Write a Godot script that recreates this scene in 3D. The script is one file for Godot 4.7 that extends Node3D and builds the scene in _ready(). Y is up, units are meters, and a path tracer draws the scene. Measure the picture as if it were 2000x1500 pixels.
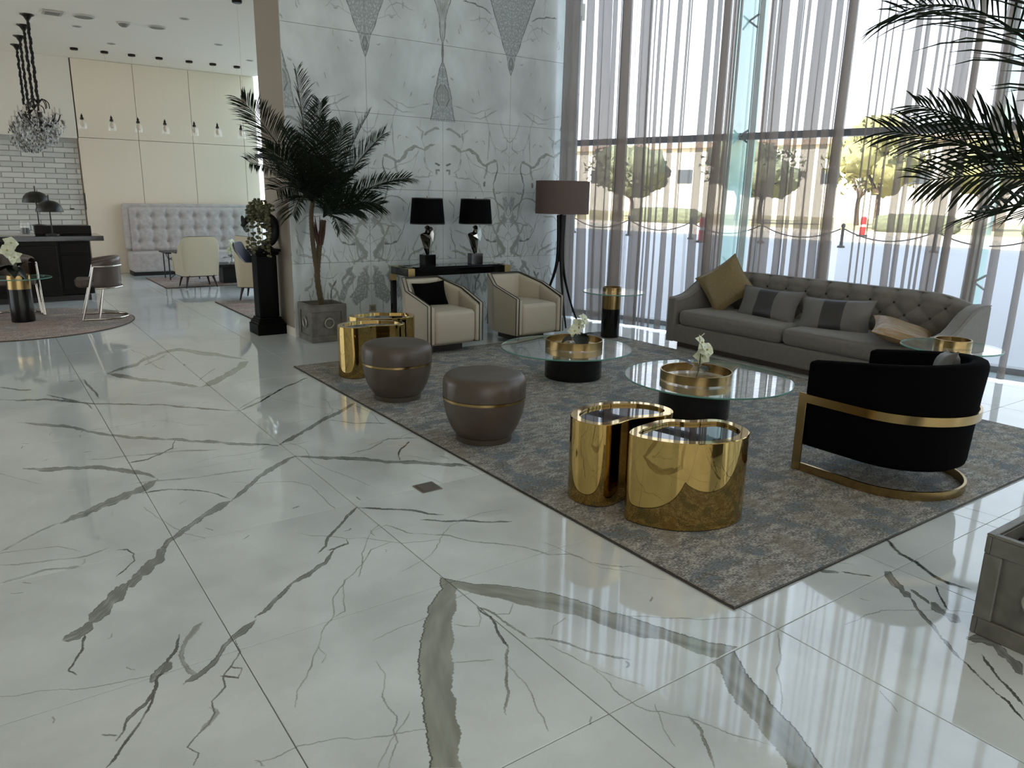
extends Node3D
# Hotel lobby: marble floor and wall, sheer curtained glass front, grey sofa, brass and glass tables, palms.
# x runs along the marble wall, -z towards it, y up; the camera stands over the origin.

const CAM_H := 1.58
const FPX := 1456.36
var cam_r: Vector3
var cam_u: Vector3
var cam_f: Vector3
var M := {}
var used_names := {}
var rng := RandomNumberGenerator.new()


# ---------------------------------------------------------------- mesh builder
class Geo:
	var st := SurfaceTool.new()
	var sg := 1
	var xf := Transform3D.IDENTITY
	var plan_uv: Array = []   # [scale x, offset x, scale z, offset z]: texture laid on from above

	func _init() -> void:
		st.begin(Mesh.PRIMITIVE_TRIANGLES)

	func vtx(p: Vector3, g: int, uv := Vector2.ZERO) -> void:
		st.set_smooth_group(g)
		var q := xf * p
		if plan_uv:
			uv = Vector2(q.x * plan_uv[0] + plan_uv[1], q.z * plan_uv[2] + plan_uv[3])
		st.set_uv(uv)
		st.add_vertex(q)

	# a, b, c run counter-clockwise seen from outside
	func tri(a: Vector3, b: Vector3, c: Vector3, g := -1) -> void:
		vtx(a, g)
		vtx(c, g)
		vtx(b, g)

	func quad(a: Vector3, b: Vector3, c: Vector3, d: Vector3, g := -1) -> Geo:
		tri(a, b, c, g)
		tri(a, c, d, g)
		return self

	func poly(p: Array, from: Vector3, g := -1) -> void:
		var n: Vector3 = (p[1] - p[0]).cross(p[2] - p[0])
		var mid := Vector3.ZERO
		for q in p:
			mid += q
		mid /= p.size()
		var q2 := p.duplicate()
		if n.dot(mid - from) < 0.0:
			q2.reverse()
		for i in range(1, q2.size() - 1):
			tri(q2[0], q2[i], q2[i + 1], g)

	func bv(c: Vector3, h: Vector3, b: float, s: Vector3, axis: int) -> Vector3:
		var o := h - Vector3(b, b, b)
		o[axis] = h[axis]
		return c + o * s

	# a box with chamfered edges
	func box(c: Vector3, size: Vector3, b := 0.004) -> Geo:
		var h := size * 0.5
		b = minf(b, minf(h.x, minf(h.y, h.z)) * 0.95)
		for axis in 3:
			var a1 := (axis + 1) % 3
			var a2 := (axis + 2) % 3
			for s: float in [-1.0, 1.0]:
				var p := []
				for k in [[-1, -1], [1, -1], [1, 1], [-1, 1]]:
					var sv := Vector3.ONE * s
					sv[a1] = k[0]
					sv[a2] = k[1]
					p.append(bv(c, h, b, sv, axis))
				poly(p, c)
			if b > 0.0:
				for s1: float in [-1.0, 1.0]:
					for s2: float in [-1.0, 1.0]:
						var sa := Vector3.ONE
						sa[a1] = s1
						sa[a2] = s2
						var lo := sa
						lo[axis] = -1
						var hi := sa
						hi[axis] = 1
						poly([bv(c, h, b, lo, a1), bv(c, h, b, hi, a1), bv(c, h, b, hi, a2), bv(c, h, b, lo, a2)], c)
		if b > 0.0:
			for sx: float in [-1.0, 1.0]:
				for sy: float in [-1.0, 1.0]:
					for sz: float in [-1.0, 1.0]:
						var s3 := Vector3(sx, sy, sz)
						poly([bv(c, h, b, s3, 0), bv(c, h, b, s3, 1), bv(c, h, b, s3, 2)], c)
		return self

	# soft box: a superellipsoid-like upholstered block, all smooth
	func soft(c: Vector3, size: Vector3, r: float, n := 6, puff := 0.0) -> Geo:
		sg += 1
		var h := size * 0.5
		r = minf(r, minf(h.x, minf(h.y, h.z)) * 0.98)
		var inner := h - Vector3.ONE * r
		for axis in 3:
			var a1 := (axis + 1) % 3
			var a2 := (axis + 2) % 3
			for s: float in [-1.0, 1.0]:
				var pts := []
				var cs := []
				for i in n + 1:
					cs.append(tan((float(i) / n * 2.0 - 1.0) * PI / 4.0))
				# finer columns: rounding at rims, flat middle
				var u := []
				for v in [[-1.0, -0.9], [-1.0, -0.6], [-1.0, -0.3], [-1.0, 0.0], [0.0, 0.0], [1.0, 0.0], [1.0, 0.3], [1.0, 0.6], [1.0, 0.9]]:
					u.append(v)
				for i in u.size():
					var row := []
					for j in u.size():
						var o := Vector3.ZERO
						var d := Vector3.ZERO
						o[a1] = inner[a1] * u[i][0]
						o[a2] = inner[a2] * u[j][0]
						o[axis] = inner[axis] * s
						d[axis] = s
						d[a1] = signf(u[i][1]) * tan(absf(u[i][1]) / 0.9 * PI / 4.0)
						d[a2] = signf(u[j][1]) * tan(absf(u[j][1]) / 0.9 * PI / 4.0)
						var q := o + d.normalized() * r
						if puff > 0.0:
							var fa := 1.0 - pow(absf(q[a1]) / h[a1], 2.0)
							var fb := 1.0 - pow(absf(q[a2]) / h[a2], 2.0)
							q[axis] += s * puff * maxf(fa, 0.0) * maxf(fb, 0.0)
						row.append(c + q)
					pts.append(row)
				for i in u.size() - 1:
					for j in u.size() - 1:
						if s > 0:
							quad(pts[i][j], pts[i + 1][j], pts[i + 1][j + 1], pts[i][j + 1], sg)
						else:
							quad(pts[i][j], pts[i][j + 1], pts[i + 1][j + 1], pts[i + 1][j], sg)
		return self

	# profile of (radius, height) from the bottom round the outside to the top
	func lathe(pr: Array, seg := 40, at := Vector3.ZERO, sharp := 32.0) -> Geo:
		sg += 1
		for i in pr.size() - 1:
			if i > 0:
				var d0: Vector2 = pr[i] - pr[i - 1]
				var d1: Vector2 = pr[i + 1] - pr[i]
				if absf(rad_to_deg(d0.angle_to(d1))) > sharp:
					sg += 1
			for j in seg:
				var a := TAU * j / seg
				var b := TAU * (j + 1) / seg
				var r0: float = pr[i].x
				var r1: float = pr[i + 1].x
				var y0: float = pr[i].y
				var y1: float = pr[i + 1].y
				var p0 := at + Vector3(cos(a) * r0, y0, -sin(a) * r0)
				var p1 := at + Vector3(cos(b) * r0, y0, -sin(b) * r0)
				var p2 := at + Vector3(cos(b) * r1, y1, -sin(b) * r1)
				var p3 := at + Vector3(cos(a) * r1, y1, -sin(a) * r1)
				if r0 > 1e-5:
					tri(p0, p1, p2, sg)
				if r1 > 1e-5:
					tri(p0, p2, p3, sg)
		return self

	# tube along points; r is a number or a list
	func tube(pts: Array, r, seg := 8, caps := true, closed := false) -> Geo:
		sg += 1
		var n := pts.size()
		var rings := []
		var up := Vector3.UP
		var prev := Vector3.ZERO
		for i in n:
			var a: Vector3 = pts[(i - 1 + n) % n] if (closed or i > 0) else pts[0]
			var b: Vector3 = pts[(i + 1) % n] if (closed or i < n - 1) else pts[n - 1]
			var t := (b - a).normalized()
			if i == 0:
				up = Vector3.UP if absf(t.y) < 0.9 else Vector3.RIGHT
				prev = (up - t * up.dot(t)).normalized()
			else:
				prev = (prev - t * prev.dot(t)).normalized()
			var side := t.cross(prev)
			var rr: float = r[i] if r is Array else r
			var ring := []
			for k in seg:
				var an := TAU * k / seg
				ring.append(pts[i] + (prev * cos(an) + side * sin(an)) * rr)
			rings.append(ring)
		var last := n if closed else n - 1
		for i in last:
			var r0: Array = rings[i]
			var r1: Array = rings[(i + 1) % n]
			for k in seg:
				var k2 := (k + 1) % seg
				quad(r0[k], r0[k2], r1[k2], r1[k], sg)
		if caps and not closed:
			for k in range(1, seg - 1):
				tri(rings[0][0], rings[0][k + 1], rings[0][k])
				tri(rings[n - 1][0], rings[n - 1][k], rings[n - 1][k + 1])
		return self

	# a flat bar (rectangular section w across, t thick along 'out') swept along points; outs are the thickness directions
	func band(pts: Array, outs: Array, w: float, t: float, closed := false) -> Geo:
		sg += 4
		var n := pts.size()
		var q := []
		for i in n:
			var o: Vector3 = outs[i]
			var up := Vector3.UP
			q.append([pts[i] - up * w * 0.5 - o * t * 0.5, pts[i] - up * w * 0.5 + o * t * 0.5, pts[i] + up * w * 0.5 + o * t * 0.5, pts[i] + up * w * 0.5 - o * t * 0.5])
		for i in (n if closed else n - 1):
			var a: Array = q[i]
			var b: Array = q[(i + 1) % n]
			for k in 4:
				var k2 := (k + 1) % 4
				var mid: Vector3 = (pts[i] + pts[(i + 1) % n]) * 0.5
				var nn: Vector3 = (a[k2] - a[k]).cross(b[k] - a[k])
				if nn.dot((a[k] + b[k2]) * 0.5 - mid) > 0:
					quad(a[k], a[k2], b[k2], b[k], sg + k)
				else:
					quad(a[k], b[k], b[k2], a[k2], sg + k)
		if not closed:
			poly(q[0], (pts[0] + pts[1]) * 0.5)
			poly(q[n - 1], (pts[n - 1] + pts[n - 2]) * 0.5)
		sg += 4
		return self

	# grid surface f(u, v) -> Vector3 with u, v in 0..1; normal is du x dv
	func surf(nu: int, nv: int, f: Callable, smooth := true) -> Geo:
		sg += 1
		var p := []
		for i in nu + 1:
			var row := []
			for j in nv + 1:
				row.append(f.call(float(i) / nu, float(j) / nv))
			p.append(row)
		for i in nu:
			for j in nv:
				quad(p[i][j], p[i + 1][j], p[i + 1][j + 1], p[i][j + 1], sg if smooth else -1)
		return self

	# upright prism over an outline in x, z
	func prism(o: PackedVector2Array, y0: float, y1: float, bevel := 0.0, caps := true, sharp := 30.0) -> Geo:
		o = o.duplicate()
		var area := 0.0
		for i in o.size():
			var e := o[(i + 1) % o.size()]
			area += o[i].x * e.y - e.x * o[i].y
		if area < 0.0:
			o.reverse()
		var n := o.size()
		var ins := PackedVector2Array()
		for i in n:
			var d0 := (o[i] - o[(i - 1 + n) % n]).normalized()
			var d1 := (o[(i + 1) % n] - o[i]).normalized()
			var nr := (Vector2(d0.y, -d0.x) + Vector2(d1.y, -d1.x)).normalized()
			var k := maxf(0.4, nr.dot(Vector2(d1.y, -d1.x)))
			ins.append(o[i] - nr * bevel / k)
		var lv := [[o, y0], [o, y1]]
		if bevel > 0.0:
			lv = [[ins, y0], [o, y0 + bevel], [o, y1 - bevel], [ins, y1]]
		sg += 1
		var base := sg
		for l in lv.size() - 1:
			sg += 1
			for i in n:
				var j := (i + 1) % n
				var d0 := o[i] - o[(i - 1 + n) % n]
				var d1 := o[j] - o[i]
				if absf(rad_to_deg(d0.angle_to(d1))) > sharp:
					sg += 1
				var a: PackedVector2Array = lv[l][0]
				var b: PackedVector2Array = lv[l + 1][0]
				var ya: float = lv[l][1]
				var yb: float = lv[l + 1][1]
				quad(Vector3(a[i].x, ya, a[i].y), Vector3(b[i].x, yb, b[i].y), Vector3(b[j].x, yb, b[j].y), Vector3(a[j].x, ya, a[j].y), sg)
		if caps:
			var t := Geometry2D.triangulate_polygon(lv[0][0])
			var bot: PackedVector2Array = lv[0][0]
			for i in range(0, t.size(), 3):
				capt(bot[t[i]], bot[t[i + 1]], bot[t[i + 2]], y0, false)
				capt(bot[t[i]], bot[t[i + 1]], bot[t[i + 2]], y1, true)
		return self

	func capt(a: Vector2, b: Vector2, c: Vector2, y: float, up: bool) -> void:
		var A := Vector3(a.x, y, a.y)
		var B := Vector3(b.x, y, b.y)
		var D := Vector3(c.x, y, c.y)
		var n := (B - A).cross(D - A)
		if (n.y > 0) == up:
			tri(A, B, D)
		else:
			tri(A, D, B)

	func ball(c: Vector3, r: Vector3, nu := 12, nv := 8) -> Geo:
		return surf(nu, nv, func(u, v):
			var a: float = -u * TAU
			var e: float = (v - 0.5) * PI
			return c + Vector3(cos(a) * cos(e) * r.x, sin(e) * r.y, sin(a) * cos(e) * r.z))

	func mesh() -> ArrayMesh:
		st.generate_normals()
		st.index()
		return st.commit()


# ---------------------------------------------------------------- naming and tagging
func numbered(n: String) -> String:
	var k: int = used_names.get(n, 0)
	used_names[n] = k + 1
	return n if k == 0 else "%s_%03d" % [n, k]


func tag(o: Node, label: String, category := "", group := "", kind := "") -> Node:
	if label: o.set_meta("label", label)
	if category: o.set_meta("category", category)
	if group: o.set_meta("group", group)
	if kind: o.set_meta("kind", kind)
	return o


func thing(called: String, label: String, category: String, at := Vector3.ZERO, turn := 0.0, group := "") -> Node3D:
	var o := Node3D.new()
	o.name = numbered(called)
	add_child(o)
	o.position = at
	o.rotation.y = turn
	tag(o, label, category, group)
	return o


func put(parent: Node, called: String, g, m: Material, label := "", kind := "") -> MeshInstance3D:
	var o := MeshInstance3D.new()
	o.name = called if parent != self else numbered(called)
	o.mesh = g.mesh() if g is Geo else g
	o.material_override = m
	parent.add_child(o, true)
	tag(o, label, "", "", kind)
	return o


func structure(called: String, g, m: Material, label := "", category := "") -> MeshInstance3D:
	return tag(put(self, called, g, m), label, category, "", "structure")


func copy(o: Node3D, at: Vector3, turn: float, label: String) -> Node3D:
	var c: Node3D = o.duplicate()
	var base := String(o.name)
	var i := base.rfind("_")
	if i > 0 and base.substr(i + 1).is_valid_int():
		base = base.substr(0, i)
	c.name = numbered(base)
	add_child(c)
	c.position = at
	c.rotation.y = turn
	if label: c.set_meta("label", label)
	return c


# ---------------------------------------------------------------- pixels of the photograph (2000 x 1500) to places
func ray(x: float, y: float) -> Vector3:
	return cam_r * ((x - 1000.0) / FPX) - cam_u * ((y - 750.0) / FPX) + cam_f


func at_height(x: float, y: float, h := 0.0) -> Vector3:
	var d := ray(x, y)
	return Vector3(0, CAM_H, 0) + d * ((h - CAM_H) / d.y)


func at_z(x: float, y: float, z: float) -> Vector3:
	var d := ray(x, y)
	return Vector3(0, CAM_H, 0) + d * (z / d.z)


func at_depth(x: float, y: float, t: float) -> Vector3:
	return Vector3(0, CAM_H, 0) + ray(x, y) * t


func to_px(p: Vector3) -> Vector3:
	var v := p - Vector3(0, CAM_H, 0)
	var t := v.dot(cam_f)
	return Vector3(1000.0 + FPX * v.dot(cam_r) / t, 750.0 - FPX * v.dot(cam_u) / t, t)


# ---------------------------------------------------------------- materials
func mat(key: String, c: Color, rough := 0.6, metal := 0.0) -> StandardMaterial3D:
	if M.has(key):
		return M[key]
	var m := StandardMaterial3D.new()
	m.resource_name = key
	m.albedo_color = c
	m.roughness = rough
	m.metallic = metal
	M[key] = m
	return m


func noise_tex(freq: float, kind := FastNoiseLite.TYPE_SIMPLEX_SMOOTH, oct := 4, size := 256, sd := 1, stretch := Vector2i.ONE) -> ImageTexture:
	var n := FastNoiseLite.new()
	n.noise_type = kind
	n.frequency = freq
	n.fractal_octaves = oct
	n.seed = sd
	var im := n.get_seamless_image(size / stretch.x, size / stretch.y)
	im.resize(size, size, Image.INTERPOLATE_CUBIC)
	return ImageTexture.create_from_image(im)


func relief(m: StandardMaterial3D, t: Texture2D, cm: float, per_m: float) -> StandardMaterial3D:
	m.heightmap_enabled = true
	m.heightmap_texture = t
	m.heightmap_scale = cm
	m.uv1_triplanar = true
	m.uv1_scale = Vector3.ONE * per_m
	return m


# colour variation between two tones by a noise picture
func mottled(m: StandardMaterial3D, a: Color, b: Color, freq: float, per_m: float, sd := 3, oct := 4, stretch := Vector2i.ONE) -> StandardMaterial3D:
	var n := FastNoiseLite.new()
	n.noise_type = FastNoiseLite.TYPE_SIMPLEX_SMOOTH
	n.frequency = freq
	n.fractal_octaves = oct
	n.seed = sd
	var im := n.get_seamless_image(256 / stretch.x, 256 / stretch.y)
	im.convert(Image.FORMAT_RGB8)
	im.resize(256, 256, Image.INTERPOLATE_CUBIC)
	for y in 256:
		for x in 256:
			im.set_pixel(x, y, a.lerp(b, im.get_pixel(x, y).r))
	m.albedo_color = Color.WHITE
	m.albedo_texture = ImageTexture.create_from_image(im)
	m.uv1_triplanar = true
	m.uv1_scale = Vector3.ONE * per_m
	return m
const VEINS := [
	[4.5, 1, [34, 826, 62, 827, 125, 832, 187, 845, 255, 855, 317, 857, 397, 862, 453, 866, 544, 870]],
	[5.7, 1, [547, 870, 584, 848, 623, 826, 652, 811, 694, 788]],
	[1.7, 2, [340, 860, 337, 874, 312, 888, 289, 898, 249, 905]],
	[6.8, 1, [578, 891, 544, 908, 510, 930, 482, 953, 453, 976]],
	[9.6, 1, [453, 976, 419, 996, 385, 1018, 351, 1041, 329, 1058, 317, 1075]],
	[17.0, 1, [326, 1066, 309, 1092, 283, 1112, 263, 1132, 244, 1149]],
	[22.7, 1, [249, 1140, 227, 1166, 198, 1194, 176, 1219]],
	[14.7, 1, [181, 1217, 170, 1228, 153, 1239, 122, 1252]],
	[4.0, 2, [161, 1239, 161, 1265, 147, 1290, 133, 1310, 150, 1319]],
	[5.7, 1, [578, 891, 618, 894, 669, 895, 725, 899, 782, 902, 839, 905, 924, 911]],
	[7.4, 1, [45, 916, 102, 917, 164, 912, 198, 915, 238, 919, 295, 928, 309, 933]],
	[12.5, 1, [309, 936, 283, 950, 249, 967, 210, 984, 159, 1007, 116, 1021]],
	[2.8, 3, [116, 1021, 57, 1047, 0, 1078]],
	[1.7, 2, [278, 962, 329, 956, 385, 959, 419, 964, 448, 974]],
	[1.7, 2, [227, 1126, 249, 1109, 263, 1095, 263, 1081, 249, 1072, 227, 1075]],
	[4.0, 1, [700, 991, 680, 1007, 660, 1030, 640, 1049, 635, 1066, 620, 1081]],
	[2.8, 2, [677, 1053, 680, 1061, 652, 1072, 640, 1075]],
	[6.8, 1, [652, 1072, 632, 1098, 601, 1120, 572, 1140, 538, 1171, 499, 1208]],
	[9.6, 1, [499, 1208, 465, 1239, 436, 1265, 419, 1290, 397, 1310, 368, 1330, 357, 1338]],
	[2.8, 2, [700, 991, 742, 993, 799, 996, 839, 1002, 867, 1006]],
	[2.8, 2, [822, 1015, 873, 1017, 918, 1018, 1000, 1019]],
	[5.1, 2, [351, 1239, 340, 1268, 326, 1290, 317, 1310, 306, 1321, 300, 1347, 283, 1375, 249, 1404, 238, 1432, 227, 1449]],
	[19.3, 1, [329, 1290, 317, 1310, 306, 1324, 303, 1336]],
	[3.4, 2, [306, 1347, 289, 1387, 261, 1426, 238, 1455, 221, 1477, 201, 1500]],
	[2.3, 2, [229, 1435, 210, 1435, 198, 1433]],
	[2.3, 2, [459, 1251, 470, 1273, 453, 1296, 433, 1319, 436, 1341, 414, 1370, 422, 1392, 408, 1415, 391, 1432, 368, 1460, 385, 1472, 374, 1494]],
	[7.9, 3, [408, 1381, 422, 1392, 408, 1415, 391, 1432]],
	[2.3, 2, [431, 1319, 465, 1324, 470, 1307, 448, 1302]],
	[9.1, 3, [391, 1211, 368, 1245, 351, 1279, 368, 1307, 397, 1319]],
	[1.7, 3, [725, 1041, 708, 1081, 708, 1103, 674, 1132, 652, 1171, 652, 1200, 629, 1234, 612, 1279, 601, 1319, 578, 1353, 572, 1381]],
	[1.7, 3, [742, 1024, 725, 1041, 731, 1047]],
	[1.7, 3, [669, 1132, 674, 1194, 652, 1205]],
	[1.7, 3, [623, 1262, 640, 1279, 629, 1296]],
	[6.2, 4, [210, 729, 266, 712, 283, 701, 317, 687, 351, 684, 419, 692, 482, 704]],
	[5.1, 4, [210, 729, 283, 741, 351, 751, 397, 755]],
	[9.6, 4, [397, 755, 431, 741, 465, 721, 484, 704]],
	[1.1, 3, [391, 743, 419, 718]],
	[1.1, 3, [326, 692, 283, 712, 295, 707]],
	[2.3, 2, [0, 780, 85, 780, 142, 786, 227, 789, 317, 791, 397, 798, 465, 802]],
	[2.3, 2, [91, 772, 142, 783, 170, 789, 181, 798]],
	[2.3, 2, [465, 803, 510, 783, 544, 763, 572, 749, 601, 738]],
	[1.7, 3, [465, 800, 499, 780, 533, 766]],
	[2.3, 2, [164, 741, 181, 760, 195, 775]],
	[1.7, 2, [0, 758, 34, 762, 62, 763]],
	[1.7, 3, [640, 820, 691, 826, 759, 827]],
	[1.7, 3, [816, 854, 759, 857, 720, 877, 680, 888]],
	[2.3, 2, [799, 862, 782, 879, 779, 899]],
	[1.7, 3, [0, 1103, 85, 1098, 170, 1086, 215, 1069]],
	[3.4, 3, [0, 1137, 85, 1115, 159, 1103]],
	[2.3, 3, [170, 899, 340, 882, 431, 877]],
	[2.3, 3, [255, 945, 368, 933, 510, 916]],
	[4.1, 2, [932, 1186, 956, 1207, 985, 1252, 994, 1264]],
	[4.5, 4, [991, 1260, 987, 1293, 985, 1327, 991, 1360, 991, 1397]],
	[3.3, 4, [932, 1186, 965, 1198, 1006, 1227, 1031, 1244]],
	[2.9, 4, [1031, 1244, 1072, 1248, 1113, 1258, 1155, 1273, 1196, 1280, 1233, 1289]],
	[1.7, 3, [932, 1190, 940, 1207, 936, 1223, 886, 1219]],
	[2.1, 3, [998, 1176, 994, 1198, 965, 1202]],
	[1.7, 3, [989, 1293, 1022, 1327, 1043, 1368, 1060, 1397, 1068, 1430]],
	[1.7, 3, [1072, 1260, 1113, 1281, 1175, 1310, 1258, 1339]],
	[1.7, 3, [886, 1293, 932, 1289, 965, 1289]],
	[4.5, 4, [1345, 1395, 1370, 1426, 1386, 1467, 1399, 1500]],
	[1.2, 3, [1275, 1376, 1295, 1422, 1320, 1459]],
	[1.7, 3, [725, 1037, 754, 1025, 795, 1039, 836, 1043, 878, 1047, 932, 1058, 989, 1064, 1031, 1070, 1072, 1083, 1113, 1083, 1155, 1099, 1217, 1107, 1254, 1107]],
	[1.7, 3, [799, 1389, 774, 1434, 754, 1467, 737, 1500]],
	[1.2, 3, [1105, 1207, 1084, 1223, 1080, 1240]],
	[1.2, 3, [700, 1128, 708, 1103, 725, 1074, 766, 1058]],
	[1.2, 3, [1200, 1204, 1280, 1206, 1368, 1208, 1424, 1206, 1480, 1208]],
	[2.0, 3, [1520, 1236, 1522, 1280, 1520, 1308, 1525, 1352, 1524, 1392]],
	[3.2, 2, [1732, 1052, 1760, 1080, 1792, 1096, 1824, 1120, 1856, 1136, 1896, 1148]],
	[5.6, 1, [1600, 1114, 1640, 1118]],
	[2.0, 2, [1644, 1116, 1704, 1126]],
	[12.8, 1, [1728, 1116, 1760, 1148, 1776, 1170]],
	[4.8, 1, [1776, 1168, 1784, 1176, 1800, 1200, 1824, 1224, 1856, 1260, 1880, 1288]],
	[2.8, 2, [1880, 1288, 1912, 1320, 1940, 1348, 1968, 1372, 2000, 1408]],
	[4.0, 1, [1776, 1152, 1816, 1180]],
	[13.6, 1, [1816, 1180, 1848, 1200, 1876, 1216]],
	[2.8, 2, [1828, 1144, 1840, 1172, 1852, 1192]],
	[17.6, 1, [1888, 1244, 1940, 1256, 1968, 1280, 2000, 1316]],
	[4.0, 2, [1916, 1280, 1940, 1312, 1972, 1344, 2000, 1380]],
	[1.2, 3, [1720, 1348, 1752, 1392]],
]
const BANDS := [
	[[861, 1128, 861, 1149, 843, 1178, 831, 1211, 819, 1252, 817, 1293, 820, 1335, 824, 1376, 831, 1417, 836, 1459, 841, 1500], [882, 1132, 892, 1149, 888, 1178, 885, 1211, 884, 1252, 883, 1293, 884, 1335, 890, 1376, 892, 1417, 894, 1459, 903, 1500]],
	[[861, 1128, 919, 1140, 969, 1141, 1056, 1154, 1113, 1167, 1175, 1190, 1237, 1207, 1299, 1227, 1361, 1248, 1440, 1264], [882, 1145, 932, 1161, 998, 1174, 1064, 1192, 1113, 1200, 1175, 1219, 1237, 1238, 1299, 1252, 1361, 1275, 1403, 1284]],
	[[1434, 1272, 1460, 1316, 1496, 1360, 1524, 1394, 1560, 1432, 1584, 1468, 1604, 1500], [1392, 1294, 1416, 1332, 1444, 1372, 1480, 1416, 1512, 1460, 1532, 1480, 1544, 1504]],
]


# ---------------------------------------------------------------- marble pictures: veins traced in metres
var vn := FastNoiseLite.new()


func marble_base(w: int, h: int, sd: int, mean: float, contrast: float) -> Image:
	var n := FastNoiseLite.new()
	n.noise_type = FastNoiseLite.TYPE_SIMPLEX_SMOOTH
	n.seed = sd
	n.frequency = 0.006
	n.fractal_octaves = 5
	n.domain_warp_enabled = true
	n.domain_warp_amplitude = 60.0
	n.domain_warp_frequency = 0.004
	var im := n.get_image(w / 2, h / 2)
	im.convert(Image.FORMAT_RGB8)
	im.resize(w, h, Image.INTERPOLATE_BILINEAR)
	im.adjust_bcs(1.0, contrast, 1.0)
	im.adjust_bcs(mean / 0.5, 1.0, 1.0)
	return im


# edges a and b in picture points; kinds: 1 grey vein, 2 dark line, 3 faint, 4 warm grey, 5 broad band, 6 speckled patch
func ribbon(im: Image, a: PackedVector2Array, b: PackedVector2Array, kind: int, sd: float, taper := true) -> void:
	var w := im.get_width()
	var h := im.get_height()
	var fill := Color(0.52, 0.52, 0.505)
	var strength := 0.74
	var edge := 0.72
	if kind == 2:
		fill = Color(0.4, 0.4, 0.39)
		strength = 0.78
	elif kind == 3:
		fill = Color(0.57, 0.57, 0.55)
		strength = 0.4
		edge = 1.0
	elif kind == 4:
		fill = Color(0.58, 0.575, 0.54)
		strength = 0.68
		edge = 0.9
	elif kind == 5:
		fill = Color(0.63, 0.62, 0.575)
		strength = 0.95
		edge = 0.75
	elif kind == 6:
		fill = Color(0.58, 0.59, 0.59)
		strength = 0.75
		edge = 0.8
	var total := 0.0
	for i in a.size() - 1:
		total += ((a[i] + b[i]) * 0.5).distance_to((a[i + 1] + b[i + 1]) * 0.5)
	if total < 2.0:
		return
	var s := 0.0
	for i in a.size() - 1:
		var c0 := (a[i] + b[i]) * 0.5
		var c1 := (a[i + 1] + b[i + 1]) * 0.5
		var seg := maxf(c0.distance_to(c1), maxf(a[i].distance_to(a[i + 1]), b[i].distance_to(b[i + 1])))
		if maxf(c0.x, c1.x) < -80 or minf(c0.x, c1.x) > w + 80 or maxf(c0.y, c1.y) < -80 or minf(c0.y, c1.y) > h + 80:
			s += c0.distance_to(c1)
			continue
		var steps := int(ceil(seg / 0.7))
		var dir := (c1 - c0).normalized()
		for k in steps:
			var t := float(k) / steps
			var c := c0.lerp(c1, t)
			var hv := (b[i].lerp(b[i + 1], t) - a[i].lerp(a[i + 1], t)) * 0.5
			var q := s + c0.distance_to(c1) * t
			var n1 := vn.get_noise_2d(q * 0.4, sd * 37.0)
			var n2 := vn.get_noise_2d(q * 0.9, sd * 91.0 + 500.0)
			var n3 := vn.get_noise_2d(q * 0.75, sd * 53.0 + 900.0)
			var half := hv.length()
			var perp := hv.normalized() if half > 0.01 else Vector2(-dir.y, dir.x)
			var fade := 1.0
			if taper:
				fade = clampf(minf(q, total - q) / (total * 0.1 + 1.0), 0.25, 1.0)
			var jit := 1.2 * vn.get_noise_2d(q * 7.0, sd * 19.0) + 2.5 * n2 + 7.0 * n1 + minf(half, 12.0) * n1 * 0.8
			var lo := -half
			var hi := half
			if kind == 5 or kind == 6:
				lo += 5.0 * n2 + 2.5 * vn.get_noise_2d(q * 6.0, sd * 71.0 + 40.0)
				hi += 7.0 * n3 + 4.0 * n1 + 2.5 * vn.get_noise_2d(q * 6.0, sd * 23.0 + 80.0)
				jit = 0.0
			else:
				lo *= clampf(0.9 + 0.9 * n2 + 0.5 * n1, 0.15, 1.5) * fade
				hi *= clampf(0.9 + 0.9 * n3 - 0.5 * n1, 0.15, 1.5) * fade
				if half > 2.0:
					lo += 1.6 * vn.get_noise_2d(q * 5.0, sd * 71.0 + 40.0)
					hi += 1.6 * vn.get_noise_2d(q * 5.0, sd * 23.0 + 80.0)
				if hi - lo < 1.1:
					hi = lo + 1.1
			var span := int(ceil((hi - lo) / 0.75))
			for j in span + 1:
				var d := lerpf(lo, hi, float(j) / maxf(span, 1.0))
				var p := c + perp * (d + jit)
				var x := int(p.x)
				var y := int(p.y)
				if x < 0 or y < 0 or x >= w or y >= h:
					continue
				var al := strength
				var f := fill
				if kind <= 4:
					al *= clampf(0.8 + 0.5 * n3 + 0.7 * vn.get_noise_2d(d * 6.0, q * 0.5 + sd * 31.0), 0.25, 1.2)
				if kind == 5:
					f = fill * (1.0 + 0.16 * vn.get_noise_2d(d * 1.6, q * 0.25 + sd * 10.0))
					if d < lo + 1.6:
						f = Color(0.38, 0.38, 0.36)
				elif kind == 6:
					al *= clampf(0.75 + 1.6 * vn.get_noise_2d(p.x * 4.0, p.y * 4.0), 0.15, 1.0)
				elif span > 4 and (j <= 1 or j >= span - 1):
					f = fill * edge
					al = minf(1.0, al * 1.25)
				im.set_pixel(x, y, im.get_pixel(x, y).lerp(f, clampf(al, 0.0, 1.0) * (0.5 if taper and fade < 0.3 else 1.0)))
		s += c0.distance_to(c1)


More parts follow.
